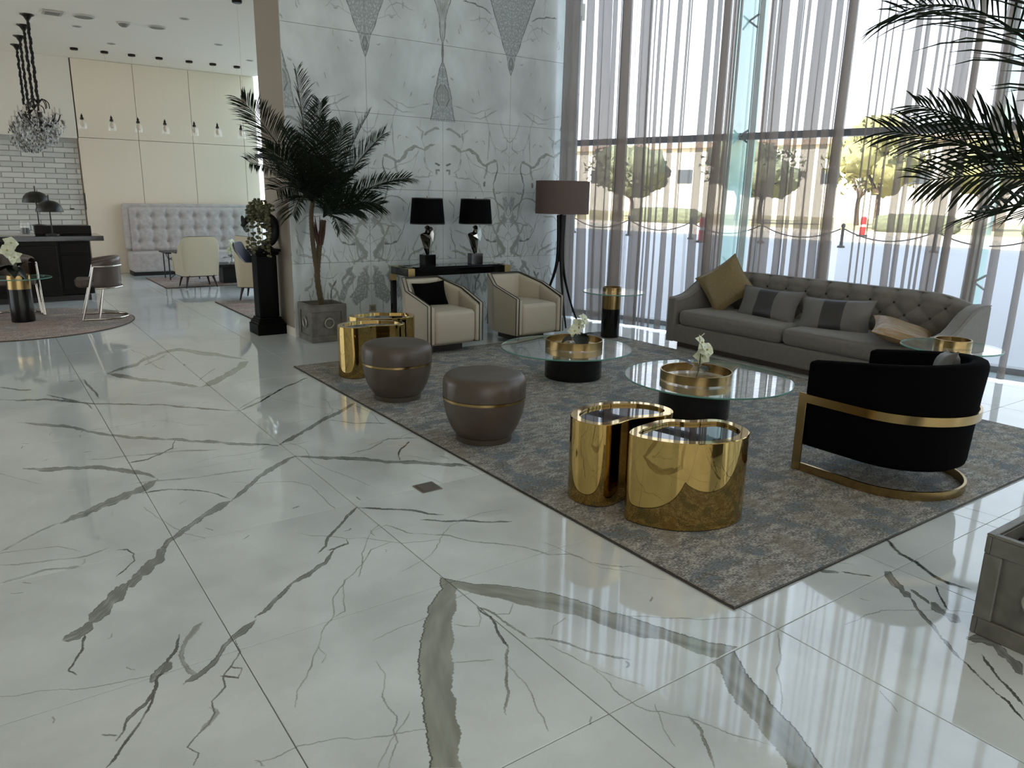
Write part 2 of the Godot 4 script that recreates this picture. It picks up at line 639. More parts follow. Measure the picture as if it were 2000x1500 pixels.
func wander(im: Image, n: int, kind: int, len_px: float, width: float, dir: float, spread: float) -> void:
	for i in n:
		var p := Vector2(rng.randf() * im.get_width(), rng.randf() * im.get_height())
		var d := dir + rng.randf_range(-spread, spread)
		var a := PackedVector2Array()
		var b := PackedVector2Array()
		var wd := width * rng.randf_range(0.5, 1.5)
		for k in 9:
			var dv := Vector2.from_angle(d)
			a.append(p + Vector2(-dv.y, dv.x) * wd * 0.5)
			b.append(p - Vector2(-dv.y, dv.x) * wd * 0.5)
			d += rng.randf_range(-0.5, 0.5)
			p += dv * len_px / 8.0 * rng.randf_range(0.5, 1.3)
		ribbon(im, a, b, kind, 200.0 + i)


# the floor picture between x0, z0 and x1, z1
func floor_picture(x0: float, z0: float, x1: float, z1: float, w: int, h: int, sd: int) -> StandardMaterial3D:
	var im := marble_base(w, h, sd, 0.905, 0.07)
	rng.seed = sd
	var here := func(p: Vector3) -> Vector2: return Vector2((p.x - x0) / (x1 - x0) * w, (p.z - z0) / (z1 - z0) * h)
	var per_m := w / (x1 - x0)
	wander(im, 26, 3, per_m * 0.8, 1.2, 0.7, 1.2)
	wander(im, 60, 3, per_m * 0.05, 2.0, 0.7, 1.5)
	var no := 0
	for v in VEINS:
		no += 1
		var p := PackedVector2Array()
		for i in range(0, v[2].size(), 2):
			p.append(Vector2(v[2][i], v[2][i + 1]))
		var a := PackedVector2Array()
		var b := PackedVector2Array()
		for i in p.size():
			var d := (p[mini(i + 1, p.size() - 1)] - p[maxi(i - 1, 0)]).normalized()
			var o: Vector2 = Vector2(-d.y, d.x) * v[0] * 0.5
			a.append(here.call(at_height(p[i].x + o.x, p[i].y + o.y)))
			b.append(here.call(at_height(p[i].x - o.x, p[i].y - o.y)))
		ribbon(im, a, b, v[1], no)
	for v in BANDS:
		no += 1
		var a := PackedVector2Array()
		var b := PackedVector2Array()
		for i in range(0, v[0].size(), 2):
			a.append(here.call(at_height(v[0][i], v[0][i + 1])))
			b.append(here.call(at_height(v[1][i], v[1][i + 1])))
		ribbon(im, a, b, 5, no, false)
	var m := StandardMaterial3D.new()
	m.resource_name = "polished marble"
	m.albedo_color = Color(0.93, 0.965, 0.975)
	m.albedo_texture = ImageTexture.create_from_image(im)
	m.roughness = 0.045
	m.metallic_specular = 0.65
	m.set_meta("plan_uv", [1.0 / (x1 - x0), -x0 / (x1 - x0), 1.0 / (z1 - z0), -z0 / (z1 - z0)])
	return m


# book-matched wall marble: half of the figure is drawn, the other half mirrors it
const WALL_Z := -8.17
const WALL_AXIS := 4.74
const SLAB_W := 0.98
const SLAB_H := 0.823
const WALL_VEINS := [  # offset x, offset y, scale of the enlargement, then width, kind, points in it
	[540, 0, 3.333, 17, 4, [1130, 940, 1170, 960, 1200, 992, 1250, 980, 1300, 1010, 1340, 1062, 1372, 1090]],
	[540, 0, 3.333, 16, 4, [1360, 1085, 1390, 1065, 1435, 1045]], [540, 0, 3.333, 14, 4, [1370, 1080, 1362, 1130, 1350, 1165]],
	[540, 0, 3.333, 7, 2, [1435, 1050, 1441, 1110, 1415, 1200, 1418, 1270]], [540, 0, 3.333, 7, 3, [1382, 850, 1380, 960, 1374, 1050]],
	[540, 0, 3.333, 14, 4, [1105, 838, 1140, 848, 1170, 862, 1205, 895]], [540, 0, 3.333, 8, 3, [1250, 845, 1205, 875, 1215, 930]],
	[540, 0, 3.333, 10, 2, [1104, 1080, 1136, 1070]], [540, 0, 3.333, 10, 1, [1104, 1108, 1128, 1110, 1126, 1142]],
	[540, 0, 3.333, 6, 3, [1140, 1150, 1250, 1165, 1330, 1205]], [540, 0, 3.333, 7, 3, [1536, 910, 1500, 965, 1460, 1000]],
	[540, 0, 3.333, 12, 2, [1352, 1180, 1346, 1215]], [540, 0, 3.333, 9, 3, [1160, 1180, 1180, 1240]], [540, 0, 3.333, 8, 3, [1200, 1030, 1190, 1100, 1150, 1130]],
	[540, 0, 3.333, 6, 2, [1215, 0, 1290, 25, 1340, 45, 1405, 95]], [540, 0, 3.333, 9, 3, [1190, 160, 1205, 210]],
	[540, 0, 3.333, 5, 3, [1150, 690, 1230, 715, 1300, 740, 1400, 700]], [540, 0, 3.333, 6, 3, [1260, 760, 1330, 770, 1440, 720]],
	[740, 330, 4.055, 12, 4, [905, 150, 925, 260, 1000, 330]], [740, 330, 4.055, 22, 4, [1000, 330, 985, 400, 950, 460, 930, 520]],
	[740, 330, 4.055, 20, 4, [935, 515, 945, 575, 1000, 640, 1040, 662]], [740, 330, 4.055, 34, 6, [1062, 225, 1045, 290, 1025, 355]],
	[740, 330, 4.055, 26, 6, [985, 425, 1030, 400, 1082, 372]], [740, 330, 4.055, 14, 4, [1035, 655, 1082, 600]],
	[740, 330, 4.055, 12, 2, [845, 555, 880, 578, 935, 572]], [740, 330, 4.055, 16, 4, [940, 580, 945, 640, 970, 705]],
	[740, 330, 4.055, 9, 4, [860, 460, 920, 430, 960, 430]], [740, 330, 4.055, 9, 3, [780, 560, 790, 640, 822, 700]],
	[740, 330, 4.055, 9, 3, [600, 480, 690, 520, 740, 620, 720, 690]], [740, 330, 4.055, 9, 3, [545, 250, 600, 300, 590, 400]],
	[740, 330, 4.055, 20, 4, [655, 810, 640, 860, 600, 900]], [740, 330, 4.055, 8, 2, [800, 820, 770, 900, 760, 960]],
	[740, 330, 4.055, 16, 4, [910, 730, 880, 760, 840, 830, 850, 900]], [740, 330, 4.055, 40, 6, [1070, 760, 1040, 830, 1000, 900]],
	[450, 100, 2.5, 30, 6, [570, 1060, 600, 1100, 560, 1160, 540, 1220]], [450, 100, 2.5, 34, 6, [660, 1050, 690, 1110, 660, 1190, 600, 1230]],
	[450, 100, 2.5, 14, 4, [480, 1130, 520, 1170, 540, 1240]], [450, 100, 2.5, 10, 4, [640, 930, 660, 1000, 600, 1030]],
	[450, 100, 2.5, 24, 6, [600, 920, 640, 960, 650, 1020]], [450, 100, 2.5, 8, 4, [780, 850, 740, 930, 700, 1020]],
	[450, 100, 2.5, 40, 6, [730, 1090, 740, 1150, 780, 1200]],
]


func wall_picture() -> StandardMaterial3D:
	var w := 512
	var h := 2048
	var H := SLAB_H * 7
	var im := marble_base(w, h, 77, 0.885, 0.09)
	var here := func(p: Vector3) -> Vector2:
		var u := fposmod(p.x - WALL_AXIS, SLAB_W * 2.0)
		if u > SLAB_W:
			u = SLAB_W * 2.0 - u
		return Vector2(u / SLAB_W * w, (1.0 - p.y / H) * h)
	rng.seed = 5
	wander(im, 26, 3, 260.0, 2.5, 0.6, 1.0)
	wander(im, 50, 3, 30.0, 5.0, 1.2, 1.0)
	for row in [0, 1]:
		var band := im.get_region(Rect2i(0, h - int((row + 1) * h / 7.0), w, h / 7))
		wander(band, 7 - row * 2, 4, 240.0, 9.0, 1.0, 1.4)
		wander(band, 12, 4, 220.0, 4.0, 0.6, 1.6)
		im.blit_rect(band, Rect2i(0, 0, w, h / 7), Vector2i(0, h - int((row + 1) * h / 7.0)))
	# the pointed figures: tower on the axis, hanging points at the slab edge
	var figure := func(ax: float, pts: Array, kind: int, sd: float):
		var a := PackedVector2Array()
		var b := PackedVector2Array()
		for p in pts:   # y in metres, half width in metres
			var edge: float = ax * w
			var off: float = p[1] / SLAB_W * w * (1.0 if ax < 0.5 else -1.0)
			a.append(Vector2(edge, (1.0 - p[0] / H) * h))
			b.append(Vector2(edge + off, (1.0 - p[0] / H) * h))
		ribbon(im, a, b, kind, sd, false)
		for i in a.size():
			var d := Vector2(2.0, 0)
			a[i] = b[i] - d
			b[i] = b[i] + d
		ribbon(im, a, b, 2, sd + 1.0, false)
	figure.call(0.0, [[2.45, 0.165], [2.6, 0.14], [2.75, 0.115], [2.88, 0.08], [3.0, 0.05], [3.1, 0.012]], 6, 301.0)
	figure.call(0.0, [[2.62, 0.055], [2.7, 0.09], [2.8, 0.07], [2.86, 0.03]], 3, 307.0)
	figure.call(0.0, [[3.1, 0.006], [3.18, 0.014], [3.3, 0.01], [3.4, 0.03], [3.5, 0.045], [3.62, 0.05], [3.78, 0.11], [3.9, 0.14]], 3, 311.0)
	figure.call(1.0, [[3.06, 0.004], [3.14, 0.035], [3.28, 0.07], [3.42, 0.13], [3.58, 0.2], [3.75, 0.27], [3.95, 0.34], [4.1, 0.4]], 6, 321.0)
	figure.call(1.0, [[3.12, 0.008], [3.2, 0.03], [3.26, 0.012]], 3, 325.0)
	var no := 400.0
	for v in WALL_VEINS:
		no += 1.0
		var a := PackedVector2Array()
		var b := PackedVector2Array()
		var q: Array = v[5]
		for i in range(0, q.size(), 2):
			var i0 := maxi(i - 2, 0)
			var i1 := mini(i + 2, q.size() - 2)
			var d := Vector2(q[i1] - q[i0], q[i1 + 1] - q[i0 + 1]).normalized()
			var o: Vector2 = Vector2(-d.y, d.x) * v[3] * 0.5
			a.append(here.call(at_z(v[0] + (q[i] + o.x) / v[2], v[1] + (q[i + 1] + o.y) / v[2], WALL_Z)))
			b.append(here.call(at_z(v[0] + (q[i] - o.x) / v[2], v[1] + (q[i + 1] - o.y) / v[2], WALL_Z)))
		ribbon(im, a, b, v[4], no)
	im.resize(w / 2, h / 2, Image.INTERPOLATE_BILINEAR)
	im.resize(w, h, Image.INTERPOLATE_CUBIC)
	var plain := Image.create(w, h, false, Image.FORMAT_RGBA8)
	plain.fill(Color(0.88, 0.88, 0.88, 0.22))
	im.convert(Image.FORMAT_RGBA8)
	im.blend_rect(plain, Rect2i(0, 0, w, h), Vector2i.ZERO)
	im.convert(Image.FORMAT_RGB8)
	var full := Image.create(w * 2, h, false, Image.FORMAT_RGB8)
	full.blit_rect(im, Rect2i(0, 0, w, h), Vector2i(0, 0))
	im.flip_x()
	full.blit_rect(im, Rect2i(0, 0, w, h), Vector2i(w, 0))
	var m := StandardMaterial3D.new()
	m.resource_name = "book-matched marble"
	m.albedo_color = Color(0.885, 0.92, 0.925)
	m.albedo_texture = ImageTexture.create_from_image(full)
	m.roughness = 0.14
	m.uv1_triplanar = true
	m.uv1_world_triplanar = true
	m.uv1_scale = Vector3(1.0 / (SLAB_W * 2.0), 1.0 / H, 1.0)
	m.uv1_offset = Vector3(-WALL_AXIS / (SLAB_W * 2.0), -1.0, 0.0)
	return m


# ---------------------------------------------------------------- the setting
const TX0 := 0.584
const TW := 0.868
const TZ0 := -1.47
const TD := 0.99
const CEIL := 3.86
const HALL := 5.761


func glass_x(z: float) -> float:
	return 7.15 + 0.235 * (z + 7.2)


func drape_x(z: float) -> float:
	return 6.70 + 0.235 * (z + 7.2)


func build_floor() -> void:
	var near_a := floor_picture(-1.152, -3.45, 3.188, 0.51, 2048, 2048, 11)
	var near_b := floor_picture(-1.152, -6.42, 3.188, -3.45, 2048, 1024, 12)
	var far := floor_picture(-1.152, -17.31, 9.264, 0.51, 2048, 2048, 13)
	var z0 := -16.5
	var z1 := 7.0
	var area := PackedVector2Array([Vector2(-9, z0), Vector2(glass_x(z0), z0), Vector2(glass_x(z1), z1), Vector2(-9, z1)])
	var grout := mat("grout", Color(0.5, 0.5, 0.48), 0.8)
	var f := structure("floor", Geo.new().prism(area, -0.25, -0.004), grout, "polished white marble floor of large tiles with grey veins", "floor")
	var rest := Geo.new()
	rest.plan_uv = far.get_meta("plan_uv")
	for i in range(-12, 11):
		for j in range(-9, 16):
			var x := TX0 + i * TW
			var z := TZ0 - j * TD
			var cell := PackedVector2Array([Vector2(x, z - TD), Vector2(x + TW, z - TD), Vector2(x + TW, z), Vector2(x, z)])
			var cut := Geometry2D.intersect_polygons(cell, area)
			if cut.is_empty():
				continue
			var seen := false
			for k in 25:
				var p := Vector3(x + TW * (k % 5) / 4.0, 0, z - TD * (k / 5) / 4.0)
				var s := to_px(p)
				if s.z > 0.2 and s.x > 0 and s.x < 2000 and s.y > 0 and s.y < 1500:
					seen = true
			var whole: bool = cut[0].size() == 4 and absf(cut[0][0].distance_to(cut[0][2]) - Vector2(TW, TD).length()) < 0.001
			if seen:
				var m := far
				if x > -1.2 and x < 2.4:
					if z > -3.4:
						m = near_a
					elif z > -6.4 + 0.5:
						m = near_b
				var tg := Geo.new()
				tg.plan_uv = m.get_meta("plan_uv")
				if whole:
					put(f, "tile", tg.box(Vector3(x + TW / 2, -0.01, z - TD / 2), Vector3(TW - 0.0035, 0.02, TD - 0.0035), 0.0012), m)
				else:
					var small := Geometry2D.offset_polygon(cut[0], -0.0017)
					if not small.is_empty():
						put(f, "tile", tg.prism(small[0], -0.02, 0.0), m)
			else:
				var small := Geometry2D.offset_polygon(cut[0], -0.0017)
				if not small.is_empty():
					rest.prism(small[0], -0.02, 0.0)
	put(f, "outer_tiles", rest, far, "", "stuff")


func build_walls() -> void:
	var paint := mat("taupe paint", Color(0.58, 0.545, 0.49), 0.75)
	var white := mat("white paint", Color(0.88, 0.855, 0.8), 0.8)
	var cream := mat("cream panel", Color(0.91, 0.855, 0.77), 0.62)
	var marble := wall_picture()
	# marble wall between lobby and lounge
	var w := structure("wall_back", Geo.new().box(Vector3((2.835 + 6.84) / 2, HALL / 2, -8.61), Vector3(6.84 - 2.835, HALL, 0.84), 0.002), paint, "book-matched white and grey marble slab wall with taupe end", "wall")
	var slab := Geo.new().box(Vector3.ZERO, Vector3(SLAB_W - 0.003, SLAB_H - 0.003, 0.02), 0.001).mesh()
	for c in 5:
		for r in 7:
			var x := 2.78 + c * SLAB_W
			var xr := x + SLAB_W
			var y := r * SLAB_H
			if c == 0 or c == 4:
				var a := maxf(x, 2.822)
				var b := minf(xr, 6.85)
				put(w, "marble_slab", Geo.new().box(Vector3((a + b) / 2, y + SLAB_H / 2, WALL_Z - 0.01), Vector3(b - a - 0.003, SLAB_H - 0.003, 0.02), 0.001), marble)
			else:
				var o := put(w, "marble_slab", slab, marble)
				o.position = Vector3(x + SLAB_W / 2, y + SLAB_H / 2, WALL_Z - 0.01)
	structure("baseboard_back", Geo.new().box(Vector3(2.826, 0.05, -8.61), Vector3(0.016, 0.1, 0.84), 0.003), white, "white skirting at the foot of the taupe wall end", "baseboard")
	var ol := thing("wall_outlet", "small beige socket plate low on the marble wall", "socket", Vector3(3.77, 0.27, WALL_Z + 0.004))
	put(ol, "plate", Geo.new().box(Vector3.ZERO, Vector3(0.085, 0.085, 0.008), 0.002), mat("socket beige", Color(0.6, 0.56, 0.48), 0.5))
	put(ol, "insert", Geo.new().box(Vector3(0, 0, 0.004), Vector3(0.05, 0.05, 0.004), 0.001), mat("socket grey", Color(0.45, 0.42, 0.37), 0.5))
	# far wall: cream panels on the right, brick recess under a white bulkhead on the left
	var zf := -16.3
	var fw := structure("wall_far", Geo.new().box(Vector3(0.48, HALL / 2, -16.6), Vector3(9.12, HALL, 0.2), 0.0), cream, "cream panelled far wall of the lounge", "wall")
	var xs := [1.778, 2.785, 3.765, 4.76, 5.03]
	for i in 4:
		for yy in [[0.0, 2.5], [2.5, CEIL]]:
			put(fw, "wall_panel", Geo.new().box(Vector3((xs[i] + xs[i + 1]) / 2, (yy[0] + yy[1]) / 2, zf - 0.1), Vector3(xs[i + 1] - xs[i] - 0.007, yy[1] - yy[0] - 0.007, 0.2), 0.002), cream)
	structure("trim_1", Geo.new().box(Vector3(-1.17, (2.48 + CEIL) / 2, zf - 0.1), Vector3(5.86, CEIL - 2.48, 0.2), 0.002), white, "plain white bulkhead above the white brick recess", "bulkhead")
	var bw := structure("wall_brick", Geo.new().box(Vector3(-1.17, 1.24, -16.47), Vector3(5.86, 2.48, 0.06), 0.0), mat("brick mortar", Color(0.73, 0.72, 0.695), 0.9), "white painted brick wall behind the dark counter", "wall")
	var bm := [mat("white brick", Color(0.78, 0.77, 0.75), 0.55), mat("white brick b", Color(0.74, 0.735, 0.715), 0.6), mat("white brick c", Color(0.81, 0.8, 0.775), 0.5)]
	var bl := 0.335
	var bh := 0.0925
	var brick := Geo.new().box(Vector3.ZERO, Vector3(bl - 0.01, bh - 0.01, 0.03), 0.006).mesh()
	var hidden := Geo.new()
	rng.seed = 3
	for r in 26:
		for c in range(-12, 6):
			var x0 := c * bl + (0.5 * bl if r % 2 else 0.0) + 0.02
			var x1 := minf(x0 + bl, 1.765)
			if x0 > 1.7:
				continue
			var y := r * bh + bh / 2
			if x1 > 0.4 and y > 0.75:
				var o := put(bw, "brick", brick if x1 - x0 > bl - 0.001 else Geo.new().box(Vector3.ZERO, Vector3(x1 - x0 - 0.01, bh - 0.01, 0.03), 0.006).mesh(), bm[rng.randi() % 3])
				o.position = Vector3((x0 + x1) / 2, y, -16.43 + rng.randf_range(-0.003, 0.003))
			else:
				hidden.box(Vector3((x0 + x1) / 2, y, -16.43), Vector3(x1 - x0 - 0.01, bh - 0.01, 0.03), 0.004)
	put(bw, "brick_rows", hidden, bm[0], "", "stuff")
	var sw := thing("light_switch", "small dark switch plate on the white brick wall", "switch", Vector3(1.55, 1.22, -16.41))
	put(sw, "plate", Geo.new().box(Vector3.ZERO, Vector3(0.07, 0.02, 0.008), 0.002), mat("switch dark", Color(0.1, 0.1, 0.1), 0.4))
	var th := thing("wall_controller", "slim dark control plate on the edge of the cream panel", "control plate", Vector3(1.772, 1.36, -16.35))
	put(th, "plate", Geo.new().box(Vector3.ZERO, Vector3(0.016, 0.3, 0.07), 0.003), M["switch dark"])
	put(th, "keypad", Geo.new().box(Vector3(-0.009, 0.02, 0), Vector3(0.004, 0.12, 0.05), 0.001), mat("keypad grey", Color(0.3, 0.3, 0.29), 0.4))
	# ceilings
	var cm := mat("ceiling paint", Color(0.955, 0.92, 0.855), 0.85)
	structure("ceiling", Geo.new().prism(PackedVector2Array([Vector2(-4.1, -16.5), Vector2(glass_x(-16.5), -16.5), Vector2(glass_x(-8.2), -8.2), Vector2(-4.1, -8.2)]), CEIL, CEIL + 0.2), cm, "plain off-white ceiling of the lounge", "ceiling")
	structure("ceiling_lobby", Geo.new().prism(PackedVector2Array([Vector2(-4.1, -16.7), Vector2(glass_x(-16.7) + 0.4, -16.7), Vector2(glass_x(7.2) + 0.4, 7.2), Vector2(-9.2, 7.2), Vector2(-9.2, -8.4), Vector2(-4.1, -8.4)]), HALL, HALL + 0.3), cm, "plain off-white high ceiling of the lobby", "ceiling")
	structure("wall_upper", Geo.new().box(Vector3(-3.09, (CEIL + HALL) / 2 + 0.1, -8.3), Vector3(11.8, HALL - CEIL - 0.2, 0.2), 0.0), white, "white bulkhead over the opening to the lounge", "wall")
	# sides that the photograph does not show: solid left wall, glazed entrance behind
	var lw := Geo.new()
	lw.box(Vector3(-9.1, HALL / 2, -0.65), Vector3(0.2, HALL, 15.5), 0.0)
	lw.box(Vector3(-6.6, HALL / 2, -8.3), Vector3(5.2, HALL, 0.2), 0.0)
	structure("wall_left", lw, white, "plain white side wall", "wall")
	var lounge := structure("window_3", Geo.new().box(Vector3(-4.05, CEIL - 0.04, -12.4), Vector3(0.1, 0.08, 8.0), 0.004), M["frame grey"], "glazed side of the lounge towards the terrace", "window")
	for i in 5:
		put(lounge, "post", Geo.new().box(Vector3(-4.05, CEIL / 2 - 0.04, -16.37 + i * 1.985), Vector3(0.1, CEIL - 0.08, 0.06), 0.004), M["frame grey"])
		if i < 4:
			put(lounge, "pane", Geo.new().quad(Vector3(-4.05, 0, -16.34 + i * 1.985), Vector3(-4.05, 0, -14.42 + i * 1.985), Vector3(-4.05, CEIL - 0.08, -14.42 + i * 1.985), Vector3(-4.05, CEIL - 0.08, -16.34 + i * 1.985)), M["window glass"])
	var g := Geo.new()
	var xe := glass_x(7.0)
	g.box(Vector3((-9 - 6.5) / 2, HALL / 2, 7.1), Vector3(2.5, HALL, 0.2), 0.0)
	g.box(Vector3((xe + 9.6) / 2, HALL / 2, 7.1), Vector3(xe - 9.6, HALL, 0.2), 0.0)
	g.box(Vector3(1.55, (5.4 + HALL) / 2, 7.1), Vector3(16.1, HALL - 5.4, 0.2), 0.0)
	structure("wall_front", g, white, "plain white wall round the glazed entrance", "wall")
	var win := structure("window_2", Geo.new().box(Vector3(1.55, 5.36, 7.1), Vector3(16.1, 0.08, 0.1), 0.004), M["frame grey"], "glazed entrance screen with grey posts", "window")
	for i in 9:
		put(win, "post", Geo.new().box(Vector3(-6.46 + i * 2.0025, 2.66, 7.1), Vector3(0.06, 5.32, 0.1), 0.004), M["frame grey"])
	for i in 8:
		put(win, "pane", Geo.new().quad(Vector3(-6.43 + i * 2.0025, 0, 7.1), Vector3(-4.49 + i * 2.0025, 0, 7.1), Vector3(-4.49 + i * 2.0025, 5.32, 7.1), Vector3(-6.43 + i * 2.0025, 5.32, 7.1)), M["window glass"])


func along(z: float, off := 0.0, y := 0.0) -> Vector3:
	# a point on the glass front at z, moved inwards by off
	return Vector3(glass_x(z), y, z) - Vector3(0.9735, 0, -0.2288) * off


func build_front() -> void:
	var fr: StandardMaterial3D = M["frame grey"]
	var z0 := -16.45
	var z1 := 6.98
	var tang := Vector3(0.2288, 0, 0.9735)
	var turn := atan2(tang.x, tang.z)
	var bar := func(za: float, zb: float, y: float, hgt: float, dep: float) -> Geo:
		var g := Geo.new()
		var a := along(za)
		var b := along(zb)
		g.xf = Transform3D(Basis(Vector3.UP, turn), (a + b) / 2 + Vector3(0, y, 0))
		return g.box(Vector3.ZERO, Vector3(dep, hgt, a.distance_to(b)), 0.004)
	var win := structure("window_1", bar.call(z0, z1, 0.03, 0.06, 0.14), fr, "tall glass front with grey transom and glass fins", "window")
	put(win, "transom", bar.call(z0, z1, 2.32, 0.075, 0.09), fr)
	put(win, "head_rail", bar.call(z0, z1, HALL - 0.04, 0.08, 0.14), fr)
	var bays := [-16.4, -15.35, -12.95, -10.55, -8.55, -5.93, -3.4, -0.9, 1.55, 4.0, 6.9]
	var steel := mat("spider steel", Color(0.62, 0.62, 0.62), 0.25, 1.0)
	for i in bays.size():
		var z: float = bays[i]
		var p := along(z)
		if i > 0 and i < bays.size() - 1 and (z < -9.0 or z > -8.0):
			# glass fin standing square to the front
			var q := along(z, 0.34)
			p = along(z, -0.42)
			var f := put(win, "glass_fin", Geo.new().quad(p + Vector3(0, 0.02, 0), q + Vector3(0, 0.02, 0), q + Vector3(0, HALL - 0.1, 0), p + Vector3(0, HALL - 0.1, 0)), M["fin glass"])
			var e := Geo.new()
			e.xf = Transform3D(Basis(Vector3.UP, turn), q)
			put(f, "fin_edge", e.box(Vector3(0, HALL / 2, 0), Vector3(0.006, HALL - 0.14, 0.02), 0.001), M["fin edge"])
			for y in [0.86, 2.32, 3.55, 4.9]:
				var s := Geo.new()
				s.xf = Transform3D(Basis(Vector3.UP, turn), along(z, 0.06, y))
				s.tube([Vector3(0.05, 0.07, -0.09), Vector3(0, 0, 0), Vector3(0.05, -0.07, 0.09)], 0.012, 6)
				s.tube([Vector3(0.05, 0.07, 0.09), Vector3(0, 0, 0), Vector3(0.05, -0.07, -0.09)], 0.012, 6)
				put(f, "spider_fitting", s, steel)
		if i < bays.size() - 1:
			var a := along(bays[i] + 0.008)
			var b := along(bays[i + 1] - 0.008)
			for yy in [[0.06, 2.285], [2.36, HALL - 0.08]]:
				put(win, "pane", Geo.new().quad(b + Vector3(0, yy[0], 0), a + Vector3(0, yy[0], 0), a + Vector3(0, yy[1], 0), b + Vector3(0, yy[1], 0)), M["window glass"])


# sheer curtain: thin lightly waved cloth between gathered pleats; z of the pleats read off the photograph at one height
func build_curtain(called: String, label: String, za: float, zb: float, pleats: Array) -> void:
	var nrm := Vector3(0.9735, 0, -0.2288)
	var tang := Vector3(0.2288, 0, 0.9735)
	var origin := Vector3(drape_x(za), 0, za)
	var o := thing(called, label, "curtain", origin, 0.0, "sheer curtains on the glass front")
	var length := (zb - za) / tang.z
	var top := 5.7
	vn.seed = 21
	var wave := func(s: float, y: float) -> Vector3:
		var k := 0.022 * sin(s * 11.0 + 1.3 * sin(s * 2.3)) + 0.012 * sin(s * 27.0)
		var hem := (1.0 - y / top)
		k *= 0.55 + 0.6 * hem
		return tang * (s + 0.01 * sin(y * 1.7 + s * 4.0) * hem) + nrm * k + Vector3(0, y, 0)
	var cols := int(length / 0.045)
	var sheet := Geo.new().surf(cols, 10, func(u, v): return wave.call(u * length, lerpf(top, 0.015, v)))
	put(o, "sheer_panel", sheet, M["sheer"])
	var no := 0
	for p in pleats:
		no += 1
		var s0: float = (p[0] - za) / tang.z
		var wd: float = p[1]
		if s0 < 0.02 or s0 > length - 0.02:
			continue
		var lean: float = vn.get_noise_1d(no * 40.0) * 0.05
		# each pleat: a rounded fold standing out into the room, its cloth several layers thick
		# kinds: 0 one fold of gathered cloth, 1 two folds one behind the other, 2 a loose fold of single cloth
		var g := Geo.new()
		for layer in (2 if p[2] == 1 else 1):
			g.surf(8, 12, func(u, v):
				var y := lerpf(top, 0.02, v)
				var grow: float = 0.8 + 0.45 * v * v
				var a: float = (u - 0.5) * 2.0
				var c: Vector3 = wave.call(clampf(s0 + lean * v, 0.0, length), y)
				return c + tang * (a * wd * (0.5 - 0.06 * layer) * grow) - nrm * (0.012 + 0.02 * layer + wd * 0.55 * (1.0 - a * a) * (0.7 + 0.3 * v) + 0.004 * sin(a * 9.0 + no)))
		put(o, "pleat", g, M["sheer"] if p[2] == 2 else M["gathered sheer"])


# ---------------------------------------------------------------- seating group
func v2(a: Array) -> PackedVector2Array:
	var o := PackedVector2Array()
	for i in range(0, a.size(), 2):
		o.append(Vector2(a[i], a[i + 1]))
	return o


# closed smooth outline through points
func smooth_loop(p: PackedVector2Array, n := 4) -> PackedVector2Array:
	var o := PackedVector2Array()
	var k := p.size()
	for i in k:
		for j in n:
			o.append(p[i].cubic_interpolate(p[(i + 1) % k], p[(i - 1 + k) % k], p[(i + 2) % k], float(j) / n))
	return o


func smooth_line(p: Array, n := 6) -> Array:
	var o := []
	for i in p.size() - 1:
		var a: Vector3 = p[maxi(i - 1, 0)]
		var d: Vector3 = p[mini(i + 2, p.size() - 1)]
		for j in n:
			o.append(p[i].cubic_interpolate(p[i + 1], a, d, float(j) / n))
	o.append(p[p.size() - 1])
	return o


func inset(p: PackedVector2Array, d: float) -> PackedVector2Array:
	var o := PackedVector2Array()
	var n := p.size()
	var area := 0.0
	for i in n:
		area += p[i].x * p[(i + 1) % n].y - p[(i + 1) % n].x * p[i].y
	var s := 1.0 if area > 0 else -1.0
	for i in n:
		var t := (p[(i + 1) % n] - p[(i - 1 + n) % n]).normalized()
		o.append(p[i] - Vector2(t.y, -t.x) * d * s)
	return o


func build_rug(called: String, label: String, x0: float, z0: float, x1: float, z1: float, m: Material, edge: Material, t := 0.011) -> void:
	var c := Vector3((x0 + x1) / 2, 0, (z0 + z1) / 2)
	var o := thing(called, label, "rug", c)
	put(o, "pile", Geo.new().box(Vector3(0, t / 2 + 0.0005, 0), Vector3(x1 - x0 - 0.02, t, z1 - z0 - 0.02), 0.004), m)
	var g := Geo.new()
	var hx := (x1 - x0) / 2
	var hz := (z1 - z0) / 2
	var y := t * 0.42 + 0.0005
	g.tube([Vector3(-hx, y, -hz), Vector3(hx, y, -hz), Vector3(hx, y, hz), Vector3(-hx, y, hz)], t * 0.42, 6, false, true)
	put(o, "bound_edge", g, edge)


